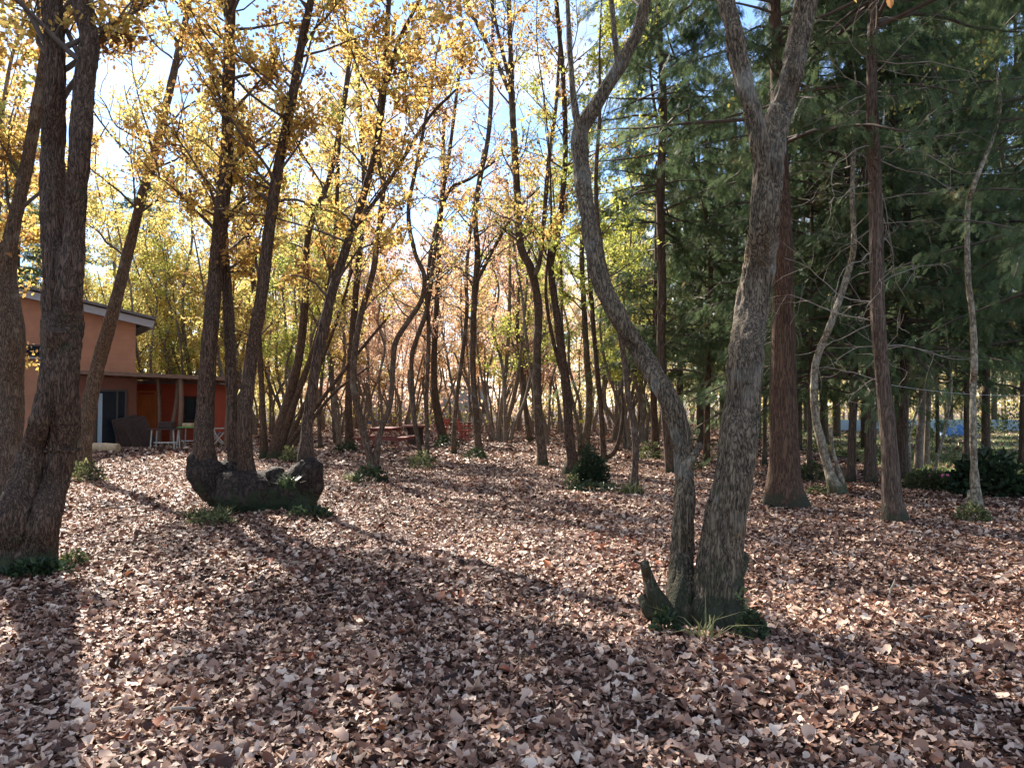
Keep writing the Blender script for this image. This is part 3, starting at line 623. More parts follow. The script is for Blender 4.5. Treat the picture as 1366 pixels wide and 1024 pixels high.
for px, Y, k_ in [(75, 41, 0), (120, 36, 1), (165, 40, 0), (215, 43, 4), (262, 38, 1), (300, 44, 0), (338, 37, 4), (385, 42, 1), (20, 38, 1), (430, 45, 0), (475, 47, 1)]:
    bg_tree(px, Y, k_, ('yellow', 'gold', 'orange')[int(rng.integers(0, 3))], rng.uniform(1.4, 1.65), 'tall golden tree towering over the thicket behind house and burl tree', 'tall golden trees at the back left')
# gold trees added left of the frame, mostly unseen, to shade the ground
for px, Y in [(-190, 11), (-120, 15), (-260, 17), (-60, 20), (-330, 12), (-160, 24), (-90, 12.5), (-230, 14), (-380, 9), (-420, 15)]:
    bg_tree(px, Y, int(rng.integers(0, 4)), 'gold', 1.1, 'mostly unseen golden tree added beyond the left edge to shade the ground', 'shade trees added beyond the left edge')

# ------------------------------------------------------------------ far wood, one mass
fw = MB()
n = 330
x = rng.uniform(-75, 75, n); y = rng.uniform(54, 95, n)
pz = np.array([-.2, 1, 3, 5.5, 8, 11.])
pp = np.stack([x[:, None] + rng.normal(0, .5, (n, 1)) * (pz / 6)[None] + rng.normal(0, .12, (n, 6)), y[:, None] + rng.normal(0, .4, (n, 1)) * (pz / 6)[None], np.broadcast_to(pz, (n, 6)) * rng.uniform(.8, 1.1, (n, 1))], 2)
fw.tubes(pp, rng.uniform(.06, .14, n)[:, None] * np.linspace(1, .3, 6), 6, mi=0)
nc = 3000
cx, cy, cz = rng.uniform(-80, 80, nc), rng.uniform(54, 96, nc), rng.uniform(.8, 11.5, nc) 
k = 70
q = np.stack([cx, cy, cz], 1)[:, None] + rng.normal(size=(nc, k, 3)) * [1.0, 1.0, .55]
q[..., 2] = np.maximum(q[..., 2], .2)
colx = cx / cy
tn = np.where(colx < -.28, .72, np.where(colx < .02, .25, .55)) + rng.normal(0, .12, nc)
leaves(fw, q.reshape(-1, 3), rand_dirs(nc * k), rand_dirs(nc * k), rng.uniform(.16, .34, nc * k), np.clip(np.repeat(tn, k) + rng.normal(0, .1, nc * k), 0, 1), 1.1, 1)
M['leaf_far'] = leaf_mat('leaf_far', [(0, (.56, .36, .28)), (.3, (.74, .53, .40)), (.55, (.70, .57, .28)), (.8, (.70, .62, .22)), (1, (.45, .48, .2))], .5)
tag(fw.obj('far_wood', [M['bark_far'], M['leaf_far']], None, False), 'hazy autumn wood far behind the clearing', 'wood', kind='stuff')
# brown thicket under it
ub = MB(); n = 1300
x = rng.uniform(-40, 22, n); y = rng.uniform(44, 62, n)
a = rng.uniform(0, 6.28, n); e = rng.uniform(.7, 1.5, n)
pth = branch_paths(np.stack([x, y, x * 0], 1), np.stack([np.cos(a) * np.cos(e), np.sin(a) * np.cos(e), np.sin(e)], 1), rng.uniform(.6, 2.6, n), 5, .15, 0)
ub.tubes(pth, np.full((n, 1), .014) * np.linspace(1, .4, 5), 3, rand_dirs(n))
q, d, _ = pick(pth, 5, .3, 1); leaves(ub, q, rand_dirs(len(q)), rand_dirs(len(q)), rng.uniform(.1, .2, len(q)), rng.uniform(0, .6, len(q)), 1, 1)
tag(ub.obj('undergrowth', [M['twig'], M['leaf_olive']], None, False), 'brown twiggy undergrowth at the far edge of the clearing', 'undergrowth', kind='stuff')

# ------------------------------------------------------------------ ground
def axis(a, b, d, far):
    m = np.arange(a, b + d, d); return np.concatenate([[-far, -far / 3] if a < 0 else [-20.], m, [far / 3, far]])
gx, gy = axis(-40, 40, .5, 600), axis(-4, 60, .5, 600)
X, Yg = np.meshgrid(gx, gy); Z = gh(X, Yg) * np.exp(-np.maximum(0, np.hypot(X, Yg) - 40) / 20) - .035
g = MB(); nx, ny = len(gx), len(gy)
i, j = np.meshgrid(np.arange(nx - 1), np.arange(ny - 1))
b = (j * nx + i).ravel()
g.add(np.stack([X, Yg, Z], -1).reshape(-1, 3), np.stack([b, b + 1, b + nx + 1, b + nx], 1))
tag(g.obj('ground', M['soil']), kind='structure')

# leaf litter
def litter_band(mb, y0, y1, dens, size, nu, nv, grow=0):
    A = .80 * (y1 ** 2 - y0 ** 2) + 2.4 * (y1 - y0); n = int(A * dens)
    y = np.sqrt(rng.uniform(y0 ** 2, y1 ** 2, n)); x = rng.uniform(-1, 1, n) * (.80 * y + 1.2)
    keep = (x < 6.8 + .12 * (y) + 1.6 * (vnoise(x * .5 + 90, y * .5, x * 0, 5) - .5)) | (y < 15) | (rng.uniform(0, 1, n) < .12)
    x, y = x[keep], y[keep]; n = len(x)
    L = size * np.clip(rng.lognormal(-.1, .36, n), .35, 2.1) * (1 + grow * (y - y0))
    u = np.linspace(0, 1, nu); v = np.linspace(-1, 1, nv)
    w = np.sin(np.pi * np.clip(u, .03, .985) ** .8) ** .75 * .5
    wig = 1 + .28 * np.sin(u[None] * 22 + rng.uniform(0, 6, n)[:, None]) * (nu > 4)
    asp = rng.uniform(.45, .8, n)
    lx = v[None, None] * w[None, :, None] * asp[:, None, None] * wig[..., None]
    ly = np.broadcast_to((u - .5)[None, :, None], lx.shape)
    c1, c2, c3 = rng.normal(0, .6, n), rng.normal(.25, .95, n), rng.normal(0, .6, n)
    lz = c1[:, None, None] * ly ** 2 + c2[:, None, None] * lx ** 2 * 1.6 + c3[:, None, None] * lx * ly
    loc = np.stack([lx, ly, lz], -1).reshape(n, -1, 3) * L[:, None, None]
    nrm = np.array([0, 0, 1.]) + rng.normal(size=(n, 3)) * .38
    a = rng.uniform(0, 6.28, n); d = np.stack([np.cos(a), np.sin(a), 0 * a], 1)
    nrm /= np.linalg.norm(nrm, axis=1, keepdims=True); d = d - nrm * (d * nrm).sum(1, keepdims=True)
    V = np.einsum('nij,nkj->nki', frames(d, nrm), loc)
    z = gh(x, y) + rng.uniform(-.018, .022, n)
    V = V + np.stack([x, y, z], 1)[:, None]
    ii, jj = np.meshgrid(np.arange(nu - 1), np.arange(nv - 1), indexing='ij')
    q = np.stack([ii * nv + jj, ii * nv + jj + 1, (ii + 1) * nv + jj + 1, (ii + 1) * nv + jj], -1).reshape(-1, 4)
    Fc = (q[None] + (np.arange(n) * nu * nv)[:, None, None]).reshape(-1, 4)
    base = rng.beta(1.15, 1.35, n) * .9
    patch = (vnoise(x * .35 + 30, y * .35 + 30, x * 0, 9) - .5) * .18
    t = np.clip(base + patch, 0, .88)
    red = rng.uniform(0, 1, n) < .012 + .5 * np.clip(vnoise(x * .9 + 7, y * .9 + 7, x * 0, 21) - .68, 0, 1)
    t = np.where(red, rng.uniform(.91, 1, n), t)
    mb.add(V.reshape(-1, 3), Fc, np.repeat(t, len(q)))
lt = MB()
litter_band(lt, 1.6, 6, 2500, .050, 6, 3)
litter_band(lt, 6, 11, 1500, .053, 4, 3)
litter_band(lt, 11, 20, 800, .064, 3, 3)
litter_band(lt, 20, 58, 190, .11, 3, 3, .02)
tag(lt.obj('leaf_litter', M['litter']), 'dry brown and pinkish fallen leaves covering the whole clearing', 'fallen leaves', kind='stuff')

# grass field at the right
gf = MB()
xs = np.linspace(0, 1, 40); ys = np.linspace(15.5, 90, 70)
XX = np.zeros((70, 40)); 
for r, yy in enumerate(ys):
    x0 = 6.9 + .13 * yy + 1.4 * math.sin(yy * .7) * .4
    XX[r] = x0 + xs * (130 - x0)
YY = np.repeat(ys[:, None], 40, 1)
b = (np.arange(69)[:, None] * 40 + np.arange(39)[None]).ravel()
ZZ = gh(XX, YY) * np.exp(-np.maximum(0, np.hypot(XX, YY) - 40) / 20) - .012
gf.add(np.stack([XX, YY, ZZ], -1).reshape(-1, 3), np.stack([b, b + 1, b + 41, b + 40], 1))
tag(gf.obj('grass_field', M['grass_ground']), kind='structure')
def blades(mb, x, y, hgt, w, lean, tone, z0=None):
    n = len(x); a = rng.uniform(0, 6.28, n); l = lean * rng.uniform(.2, 1, n)
    dx, dy = np.cos(a), np.sin(a); z = gh(x, y) - .02 if z0 is None else z0
    px, py = -dy * w, dx * w
    V = np.zeros((n, 5, 3))
    for k, (t, ww) in enumerate(((0, 1), (0, -1), (.55, -.8), (.55, .8), (1, 0))):
        V[:, k, 0] = x + dx * hgt * l * t ** 1.8 + px * ww; V[:, k, 1] = y + dy * hgt * l * t ** 1.8 + py * ww; V[:, k, 2] = z + hgt * (t - .35 * l * t ** 2)
    b = (np.arange(n) * 5)[:, None]
    mb.add(V.reshape(-1, 3), b + np.array([0, 1, 2, 3]), tone); mb.add(V.reshape(-1, 3)[:0], np.zeros((0, 4), int))
    k = mb.n - n * 5
    mb.f.append((b + np.array([3, 2, 4]) + k, np.asarray(tone) * np.ones(n), np.zeros(n, int)))
gr = MB(); n = 26000
y = 15.5 + 40 * rng.uniform(0, 1, n) ** 1.6; x = 6.9 + .13 * y + rng.uniform(0, 1, n) ** 1.2 * (.8 * y - 5)
blades(gr, x, y, rng.uniform(.05, .16, n), .008 + y * .0004, .8, rng.uniform(0, 1, n))
tag(gr.obj('grass', M['grass'], None, False), 'short sunlit grass of the field beyond the conifers', 'grass', kind='stuff')

# ------------------------------------------------------------------ low plants
def leafy(name, label, px, py, wpx, hpx, mat='ivy', L=.06, n=500, cat='plant', group=None, stems=True, Y=None, tone=(0, .9), lift=0.):
    c = G(px, py) if Y is None else np.array([P(px, py, Y)[0], Y, 0.])
    w, h = wpx * c[1] / F / 2, hpx * c[1] / F
    root = thing(name, label, cat, (c[0], c[1], lift), group)
    mb, sb = MB(), MB()
    d = rand_dirs(n); d[:, 2] = np.abs(d[:, 2])
    r = rng.uniform(.25, 1, n) ** .5
    lump = .75 + .5 * vnoise(d[:, 0] * 2.2 + 30, d[:, 1] * 2.2 + 30, d[:, 2] * 2.2 + px, 3)
    p = d * (r * lump)[:, None] * [w, w * .8, h]; p[:, 2] += .01
    leaves(mb, p, d + rand_dirs(n) * .8, rand_dirs(n) + [0, -.3, .8], L * rng.uniform(.5, 1.3, n), rng.uniform(*tone, n))
    k = max(8, n // 25)
    m = rng.choice(n, k)
    pa = np.stack([p[m] * t for t in (0.02, .4, .75, 1)], 1); pa[:, 0, 2] = -.03
    sb.tubes(pa, np.full((k, 4), .004), 3, rand_dirs(k))
    sb.obj('stems', M['twig'], root); mb.obj('leaves', M[mat], root, False)
    return root
def tuft(name, label, px, py, wpx, hpx, n=160, mat='weed', w=.006, lean=1.2, cat='grass tuft', lift=0., group=None, Y=None, tone=(0, 1)):
    c = G(px, py) if Y is None else np.array([P(px, py, Y)[0], Y, 0.])
    W, h = wpx * c[1] / F / 2, hpx * c[1] / F
    mb = MB(); r = np.sqrt(rng.uniform(0, 1, n)) * W; a = rng.uniform(0, 6.28, n)
    blades(mb, r * np.cos(a), r * np.sin(a) * .8, h * rng.uniform(.5, 1.2, n), w, lean, rng.uniform(*tone, n), np.full(n, -.02))
    o = mb.obj(name, M[mat], None, False); o.location = (c[0], c[1], lift)
    return tag(o, label, cat, group)
leafy('ivy_clump', 'dark ivy at the foot of the thick trunk on the left edge', 48, 766, 84, 17, n=700, L=.06)
leafy('weed_patch', 'small light green weeds right of the thick left trunk', 98, 752, 36, 14, 'weed', .05, 160)
tuft('grass_clump', 'light green grass clump at the left side of the burl', 279, 694, 60, 26, 420, lean=1.1)
leafy('weed_patch', 'mixed green weeds under the left side of the burl', 282, 702, 66, 16, 'weed', .05, 320)
leafy('ivy_clump', 'low dark creeper at the right foot of the burl', 412, 692, 60, 14, n=420, L=.06)
tuft('fern_tuft', 'dark strappy tuft growing on top of the burl', 384, 690, 22, 24, 70, 'ivy', .012, 1.2, 'plant', .42)
leafy('weed_patch', 'bright weeds at the foot of the leaning trunk by the house', 114, 642, 44, 24, 'weed', .07, 380)
leafy('ivy_clump', 'ivy round the foot of the V-forked tree', 494, 642, 44, 20, n=420, L=.07)
tuft('grass_clump', 'pale green tuft left of the V-forked tree', 470, 638, 26, 12, 130)
leafy('weed_patch', 'grassy cover on the stump of the two thin stems', 562, 626, 40, 22, 'weed', .06, 500, tone=(0, .6))
leafy('ivy_clump', 'ivy round the dark trunk left of the picnic table', 462, 604, 34, 14, n=320, L=.09)
leafy('clipped_shrub', 'round dark green clipped shrub at the foot of the leaning trunk', 788, 646, 46, 44, n=2600, L=.06, cat='shrub', tone=(0, .6))
leafy('ground_ivy', 'dark low growth spread below the round clipped shrub', 788, 656, 66, 12, n=500, L=.06)
leafy('weed_patch', 'yellowish weeds left of the round clipped shrub', 762, 648, 22, 16, 'weed', .06, 160)
tuft('grass_clump', 'blue-green tuft at the foot of the thin bent trunk', 842, 660, 30, 22, 160, 'weed', .01)
leafy('ivy_clump', 'ivy at the left foot of the big twin-stemmed tree', 888, 844, 34, 30, n=200, L=.045, tone=(.1, 1))
leafy('ivy_clump', 'small leafy plant right of the big twin-stemmed tree', 1000, 850, 36, 32, n=220, L=.045, tone=(.1, 1))
tuft('grass_clump', 'arching pale grass blades between the two near stems', 940, 838, 22, 62, 22, 'weed', .007, 1.7, tone=(.5, 1), Y=5.0)
leafy('weed_patch', 'yellow-green sprig against the right foot of the big twin-stemmed tree', 988, 834, 18, 50, 'weed', .035, 120, tone=(.5, 1))
leafy('weed_patch', 'yellow-green weeds beside the clump behind the burl', 388, 616, 26, 20, 'weed', .09, 260, tone=(.4, 1))
leafy('mound_shrub', 'weedy mound with two pale shoots at the right', 1236, 654, 64, 26, 'weed', .07, 900, cat='shrub', tone=(0, .55))
leafy('glossy_shrub', 'glossy dark broad-leaved shrub behind the snaking pale trunk', 1318, 660, 96, 56, 'ivy', .17, 700, cat='shrub', tone=(0, .7))
leafy('weed_patch', 'dry weeds at the foot of the snaking pale trunk', 1298, 694, 44, 22, 'weed', .06, 260)
leafy('ground_ivy', 'low green growth between the thick red-brown cedar and the crooked trunk', 1082, 640, 40, 24, 'weed', .08, 300, tone=(0, .6))
leafy('weed_patch', 'low weeds at the foot of the pale crooked trunk', 1090, 660, 30, 12, 'weed', .06, 160)
leafy('weed_patch', 'thin weeds right of the close pair of conifers', 912, 626, 46, 14, 'weed', .08, 260)
leafy('weed_patch', 'weeds behind the thin bent trunk', 866, 614, 30, 22, 'weed', .09, 260)
leafy('ivy_clump', 'ivy over the foot of the bowed mossy trunk', 634, 612, 34, 12, n=260, L=.08, tone=(.2, 1))
leafy('ivy_clump', 'dark ivy at the foot of the straight trunk by the round table', 596, 596, 34, 16, n=260, L=.1)
for px_, Y_, w_, h_, lb_ in ((1200, 41, 50, 22, 'low green bush before the pale low wall, left of the blue tarpaulin'), (1308, 40, 34, 26, 'low green bush before the pale low wall, right of the blue tarpaulin'), (1352, 42, 44, 34, 'taller green bush before the pale low wall near the right edge'), (1228, 36, 26, 16, 'small yellowish bush in the sunny grass')):
    leafy('bush', lb_, px_, 580, w_, h_, 'weed', .16, 420, cat='bush', Y=Y_, tone=(0, .6))
# two pale shoots on the mound
for st_, lb in (([(1216, 640, 5), (1213, 587, 4.5), (1223, 549, 4), (1242, 504, 3.5), (1259, 484, 3)], 'pale bent shoot on the left of the weedy mound'), ([(1244, 640, 5.5), (1255, 594, 5), (1263, 562, 4.5), (1269, 523, 4), (1268, 495, 3)], 'pale bent shoot on the right of the weedy mound')):
    tree('young_tree', lb, [st_], cat='sapling', Y=14.8, bark='bark_pale', top=5, zb=2.0, nb=1.5, bl=1., lv=1.5, pal='ygreen', noext=(), tw=3)

# ------------------------------------------------------------------ house
HY = 28.
def X_(px, Y=HY): return (px - CX) / F * Y
M['salmon'] = siding('salmon_siding', (.44, .215, .13), .18)
M['maroon'] = siding('maroon_wall', (.20, .075, .05), .18)
M['redwood'] = siding('red_boards', (.42, .075, .04), .14)
M['orangewood'] = plain('orange_door', (.58, .19, .06), .55, .2, 5, .1, (6, 6, .5))
M['white'] = plain('white_fascia', (.38, .38, .40), .5, .06)
M['rooftop'] = plain('dark_roof', (.15, .14, .14), .6, .2)
M['glass'] = plain('dark_glass', (.012, .016, .022), .2, .2, spec=.06)
M['frame'] = plain('door_frame', (.05, .045, .045), .5, .2)
M['timber'] = plain('weathered_timber', (.19, .115, .08), .8, .25, 5, .25, (1, 6, 6))
M['darkwood'] = plain('dark_wood', (.042, .021, .016), .7, .3, 8, .2)
M['redbrown'] = plain('red_brown_wood', (.25, .082, .062), .6, .25, 9, .2, (1, 5, 5))
M['redpaint'] = plain('red_paint', (.40, .055, .04), .5, .2, 9, .15)
M['metal'] = plain('pale_metal', (.55, .55, .55), .4, .1, metal=.6)
M['green'] = plain('green_top', (.16, .34, .08), .6, .15)
M['blue'] = plain('blue_plastic', (.05, .16, .36), .45, .15)
M['paleblue'] = plain('pale_blue', (.34, .43, .51), .6, .12, 2)
M['pink'] = plain('pink_tape', (.75, .16, .28), .5, .1)
M['cutwood'] = plain('cut_wood', (.50, .37, .23), .8, .25, 12, .2)
M['stone'] = plain('grey_stone', (.22, .20, .18), .9, .25, 9, .4)

HR = R(35); hc = np.array([X_(180), HY, 0.])
house = thing('house', 'pinkish two-storey house with a sloping white roof edge at the left', 'house', hc, None, HR)
def FX(px):      # where the sight line of a pixel column meets the front wall, in metres along it from its right corner
    k = (px - CX) / F; ux, uy = math.cos(HR), math.sin(HR)
    return (k * hc[1] - hc[0]) / (ux - k * uy)
def FZ(px, py): return 1.55 + (HZ - py) / F * (hc[1] + FX(px) * math.sin(HR))
def part(mb, name, mat, root, smooth=False):
    return mb.obj(name, M[mat], root, smooth, origin=np.array(root.location))
def hpart(mb, name, mat, par=None, smooth=False): return mb.obj(name, M[mat], par or house, smooth)
x0 = -13.; zr = FZ(180, 432); sl = .20
m = MB(); m.box((x0 / 2, 4, 2), (-x0, 8, 4)); V = m.v[0]; V[:, 2] = np.where(V[:, 2] > 2, zr - V[:, 0] * sl, -.2); hpart(m, 'wall', 'salmon')
a, b = np.array([.55, -.35, zr - .55 * sl + .1]), np.array([x0, -.35, zr - x0 * sl + .1])
m = MB(); m.bar(a, b, .26, .06, up=(0, 1, 0)); m.bar(a + [-.04, .04, -.004], a + [-.04, 8.8, -.004], .06, .30, up=(0, 0, 1)); hpart(m, 'fascia', 'white')
m = MB(); m.bar(a + [.06, 4.3, .22], b + [0, 4.3, .22], 8.9, .09, up=(0, 0, 1)); hpart(m, 'roof', 'rooftop')
for wx in (FX(54), FX(-60)):
    wz = FZ(54, 468)
    m = MB(); m.box((wx, -.02, wz), (1.3, .1, .42)); w = hpart(m, 'window', 'frame')
    m = MB(); m.box((wx - .28, -.08, wz), (.56, .03, .30)); m.box((wx + .36, -.08, wz), (.44, .03, .30)); hpart(m, 'pane', 'glass', w)
    m = MB(); m.box((wx, -.1, wz - .26), (1.5, .16, .06)); hpart(m, 'sill', 'white', w)
lx0, lx1 = FX(96), .02
m = MB(); m.box(((lx0 + lx1) / 2, -.10, 1.35), (lx1 - lx0, .30, 2.7)); hpart(m, 'lower_wall', 'maroon')
dl, dr = FX(127), FX(166); dz = 2.05
m = MB()
for xx in (dl, (dl + dr) / 2 + .2, dr): m.box((xx, -.28, dz / 2), (.06, .1, dz))
m.box(((dl + dr) / 2, -.28, dz + .03), (dr - dl + .06, .1, .06)); door = hpart(m, 'glass_door', 'frame')
m = MB(); m.box(((dl + dr) / 2, -.26, dz / 2), (dr - dl - .02, .03, dz - .02)); hpart(m, 'pane', 'glass', door)
m = MB(); m.box((dl + .13, -.295, 1.02), (.14, .02, 1.9)); hpart(m, 'curtain', 'paleblue', door)

# red shed under the canopy
sx0, sx1, SY = X_(180, 30), X_(268, 30), 30.
shed = thing('red_shed', 'red boarded shed with an orange door under the timber canopy', 'shed', ((sx0 + sx1) / 2, SY, 0))
m = MB(); m.box(((sx0 + sx1) / 2, SY + 1.5, 1.2), (sx1 - sx0, 3, 2.4)); part(m, 'wall', 'redwood', shed)
m = MB(); dx0, dx1 = X_(183, 30), X_(208, 30)
m.box(((dx0 + dx1) / 2, SY - .03, 1.0), (dx1 - dx0 - .1, .05, 1.96)); dd = part(m, 'door', 'orangewood', shed)
m = MB()
for xx in (dx0, dx1): m.box((xx, SY - .04, 1.02), (.09, .08, 2.04))
m.box(((dx0 + dx1) / 2, SY - .04, 2.08), (dx1 - dx0 + .09, .08, .08)); m.obj('frame', M['orangewood'], dd, False, origin=np.array(shed.location))
m = MB(); m.tubes(np.array([[dx0 + .2, SY - .12, .95], [dx0 + .2, SY - .12, 1.1]]), np.full(2, .02), 8, cap=True); m.obj('handle', M['metal'], dd, False, origin=np.array(shed.location))
m = MB(); wx0, wx1 = X_(246, 30), X_(264, 30); m.box(((wx0 + wx1) / 2, SY - .03, 1.35), (wx1 - wx0, .06, 1.1)); w = part(m, 'window', 'darkwood', shed)
m = MB(); m.box(((wx0 + wx1) / 2, SY - .075, 1.38), (wx1 - wx0 - .16, .03, .8)); m.obj('pane', M['glass'], w, False, origin=np.array(shed.location))
m = MB(); m.box(((sx0 + sx1) / 2 + .15, SY + 1.5, 2.46), (sx1 - sx0 + .5, 3.4, .12)); part(m, 'roof', 'rooftop', shed)

# timber canopy
cx0, cx1 = X_(100, 26.6), X_(304, 27.4); zc = 1.55 + (540 - 500) * 27 / F
can = thing('timber_canopy', 'weathered timber lean-to roof on rough posts in front of the red shed', 'canopy', ((cx0 + cx1) / 2, 27, 0))
m = MB(); p0, p1 = np.array([cx0, 26.5, zc + .1]), np.array([cx1, 27.4, zc - .12])
back = np.array([0, 3.0, -.06])
Vr = np.array([p0, p1, p1 + back, p0 + back]); Vr = np.concatenate([Vr, Vr + [0, 0, .06]])
m.add(Vr, [[3, 2, 1, 0], [4, 5, 6, 7], [0, 1, 5, 4], [1, 2, 6, 5], [2, 3, 7, 6], [3, 0, 4, 7]]); part(m, 'roof_sheet', 'timber', can)
m = MB(); m.bar(p0 + [0, -.07, -.03], p1 + [0, -.07, -.03], .12, .09, up=(0, 0, 1)); part(m, 'front_beam', 'timber', can)
for t in np.linspace(.03, .97, 9):
    m = MB(); q = p0 + (p1 - p0) * t; m.bar(q + [0, .05, -.07], q + back + [0, -.1, -.07], .06, .09, up=(0, 0, 1)); part(m, 'rafter', 'timber', can)
m = MB(); q0, q1 = p0 + (p1 - p0) * .45 + [0, 1.2, -.05], p1 + [0, 1.2, -.05]; m.bar(q0, q1, .1, .12); part(m, 'cross_beam', 'timber', can)
for px, Y, w, tilt in ((214, 28.2, .14, -.1), (229, 27.9, .15, .25), (241, 27.2, .17, 0), (302, 27.3, .13, .05)):
    m = MB(); xx = X_(px, Y); zt = zc + .02
    pts = catmull(np.array([[xx, Y, -.1], [xx + tilt * .2, Y, .8], [xx + tilt * .6 + .03, Y, 1.6], [xx + tilt, Y, zt]]), .2)
    m.tubes(pts, np.full(len(pts), w / 2), 10, cap=True); part(m, 'post', 'timber', can, True)

# things on the terrace
m = MB(); m.box((X_(178, 26.4), 26.4, .03), (2.2, 1.3, .1)); tag(m.obj('plank_deck', M['timber'], None, False, None), 'low plank deck in front of the glass door', 'deck')
lg = G(141, 603)
t = thing('log', 'short pale cut log lying by the glass door', 'log', lg)
pts = np.array([[-.42, .06, .16], [-.1, .02, .165], [.22, -.02, .155], [.42, -.05, .15]]); m = MB(); pc = catmull(pts, .06); bark_tube(m, pc, np.full(len(pc), .15), 22, .02, 20, seed=3); m.obj('bark', M['cutwood'], t)
m = MB(); m.tubes(np.array([pts[-1] + [-.01, 0, 0], pts[-1] + [.015, 0, 0]]), np.array([.145, .14]), 22, cap=True); m.obj('cut_end', M['cutwood'], t)
# stacked dark folding tables / boards leaning
st0 = np.array([X_(190, 26.6), 26.6, 0.05])
for kx, (ox, oy, tl, w_, h_) in enumerate(((-.55, .25, .22, .75, 1.08), (-.30, .12, .28, .8, 1.12), (-.05, 0, .34, .8, 1.05), (.22, -.1, .42, .78, 1.06))):
    root = thing('folded_table', ['dark folded table hindmost in the leaning row by the glass door', 'second dark folded table from the glass door in the leaning row', 'third dark folded table from the glass door in the leaning row', 'dark folded table frontmost in the leaning row, showing its pale leg tips'][kx], 'folded table', st0 + [ox, oy, 0], 'dark folded tables leaning by the door', .95)
    m = MB(); up = np.array([-math.sin(tl) * .9, math.sin(tl) * .4, math.cos(tl)])
    m.bar(np.array([0, 0, 0.02]), up * h_, w_, .05, up=(.6, 1, 0), bev=.012); m.obj('top', M['darkwood'], root, False)
    for sx in (-.3, .3):
        m = MB(); f0 = np.array([sx * .9 + .12, -.12, .02]); m.bar(f0, f0 + up * h_ * .8, .04, .04); m.obj('leg', M['darkwood'], root, False)
# trestle tables
def plain_table(label, px, py, w, d, h, top, legs, rz=0, cat='table', thick=.04, Y=None, name='table', group=None):
    c = G(px, py) if Y is None else np.array([X_(px, Y), Y, 0])
    root = thing(name, label, cat, c, group, rz)
    m = MB(); m.box((0, 0, h - thick / 2), (w, d, thick), bev=.01); m.obj('tabletop', M[top], root, False)
    for sx in (-1, 1):
        for sy in (-1, 1):
            m = MB(); m.bar((sx * (w / 2 - .08), sy * (d / 2 - .07), 0), (sx * (w / 2 - .12), sy * (d / 2 - .1), h - thick), .035, .035); m.obj('leg', M[legs], root, False)
    m = MB(); m.bar((-w / 2 + .1, 0, h * .35), (w / 2 - .1, 0, h * .35), .03, .03); m.obj('stretcher', M[legs], root, False)
    return root
plain_table('dark-topped table with thin pale legs under the canopy', 220, 600, .95, .7, .74, 'darkwood', 'metal', .1)
plain_table('table with a green top under the canopy', 256, 598, 1.0, .7, .78, 'green', 'metal', -.1)
tb = G(238, 599)
m = MB(); m.box((0, 0, .11), (.5, .32, .22), bev=.02); o = m.obj('crate', M['darkwood'], None, False); o.location = (X_(222, 26.2), 26.3, .745); tag(o, 'small dark box standing on the dark-topped table', 'box')
m = MB(); m.box((0, 0, .06), (.34, .26, .12), bev=.015); o = m.obj('wooden_box', M['cutwood'], None, False); o.location = (X_(250, 26.7), 26.8, .785); tag(o, 'small tan box standing on the green-topped table', 'box')
def chair(label, px, py, mat, rz, group=None, seatm=None):
    root = thing('chair', label, 'chair', G(px, py), group, rz)
    for sx in (-1, 1):
        m = MB(); m.bar((sx * .22, -.24, 0), (sx * .22, .2, .47), .045, .04); m.obj('leg', M[mat], root, False)
        m = MB(); m.bar((sx * .225, .26, 0), (sx * .22, -.14, .5), .045, .04); m.obj('leg', M[mat], root, False)
        m = MB(); m.bar((sx * .21, .14, .42), (sx * .21, .36, .98), .045, .04); m.obj('back_post', M[mat], root, False)
        m = MB(); m.box((sx * .27, -.02, .66), (.08, .5, .03)); m.obj('armrest', M[mat], root, False)
    m = MB()
    for k in range(5): m.box((0, -.2 + k * .1, .46), (.44, .085, .025))
    m.obj('seat', M[seatm or mat], root, False)
    m = MB()
    for k in range(4): m.bar((-.2, .19 + k * .045, .55 + k * .115), (.2, .19 + k * .045, .55 + k * .115), .02, .085)
    m.obj('backrest', M[seatm or mat], root, False)
    return root
chair('blue-seated chair on the terrace right of the canopy', 291, 594, 'metal', 2.2, seatm='blue')
chair('red wooden garden chair beyond the clearing, facing left', 619, 588, 'redpaint', 1.3, 'red wooden garden chairs')
chair('red wooden garden chair half hidden behind the straight trunk', 587, 588, 'redpaint', -1.0, 'red wooden garden chairs')
plain_table('small weathered table behind the red garden chairs', 616, 582, 1.0, .8, .72, 'timber', 'redbrown', .2)

# A-frame picnic table
pt = thing('picnic_table', 'red-brown picnic table with attached benches, seen end-on', 'picnic table', G(506, 602), None, R(-5))
for k in range(5):
    m = MB(); m.box((-.32 + k * .16, .8, .76), (.15, 1.9, .042), bev=.006); m.obj('top_board', M['redbrown'], pt, False)
for s in (-1, 1):
    m = MB()
    for q in (0, .15): m.box((s * (.66 + q), .8, .455), (.14, 1.9, .042), bev=.006)
    m.obj('bench', M['redbrown'], pt, False)
    for yy in (.15, 1.45):
        m = MB(); m.bar((s * .72, yy, 0), (s * .26, yy, .735), .05, .1, up=(0, 1, 0)); m.obj('leg', M['redbrown'], pt, False)
for yy in (.2, 1.5):
    m = MB(); m.box((0, yy, .40), (1.66, .05, .10)); m.obj('bench_beam', M['redbrown'], pt, False)
    m = MB(); m.box((0, yy, .70), (.74, .05, .09)); m.obj('top_beam', M['redbrown'], pt, False)
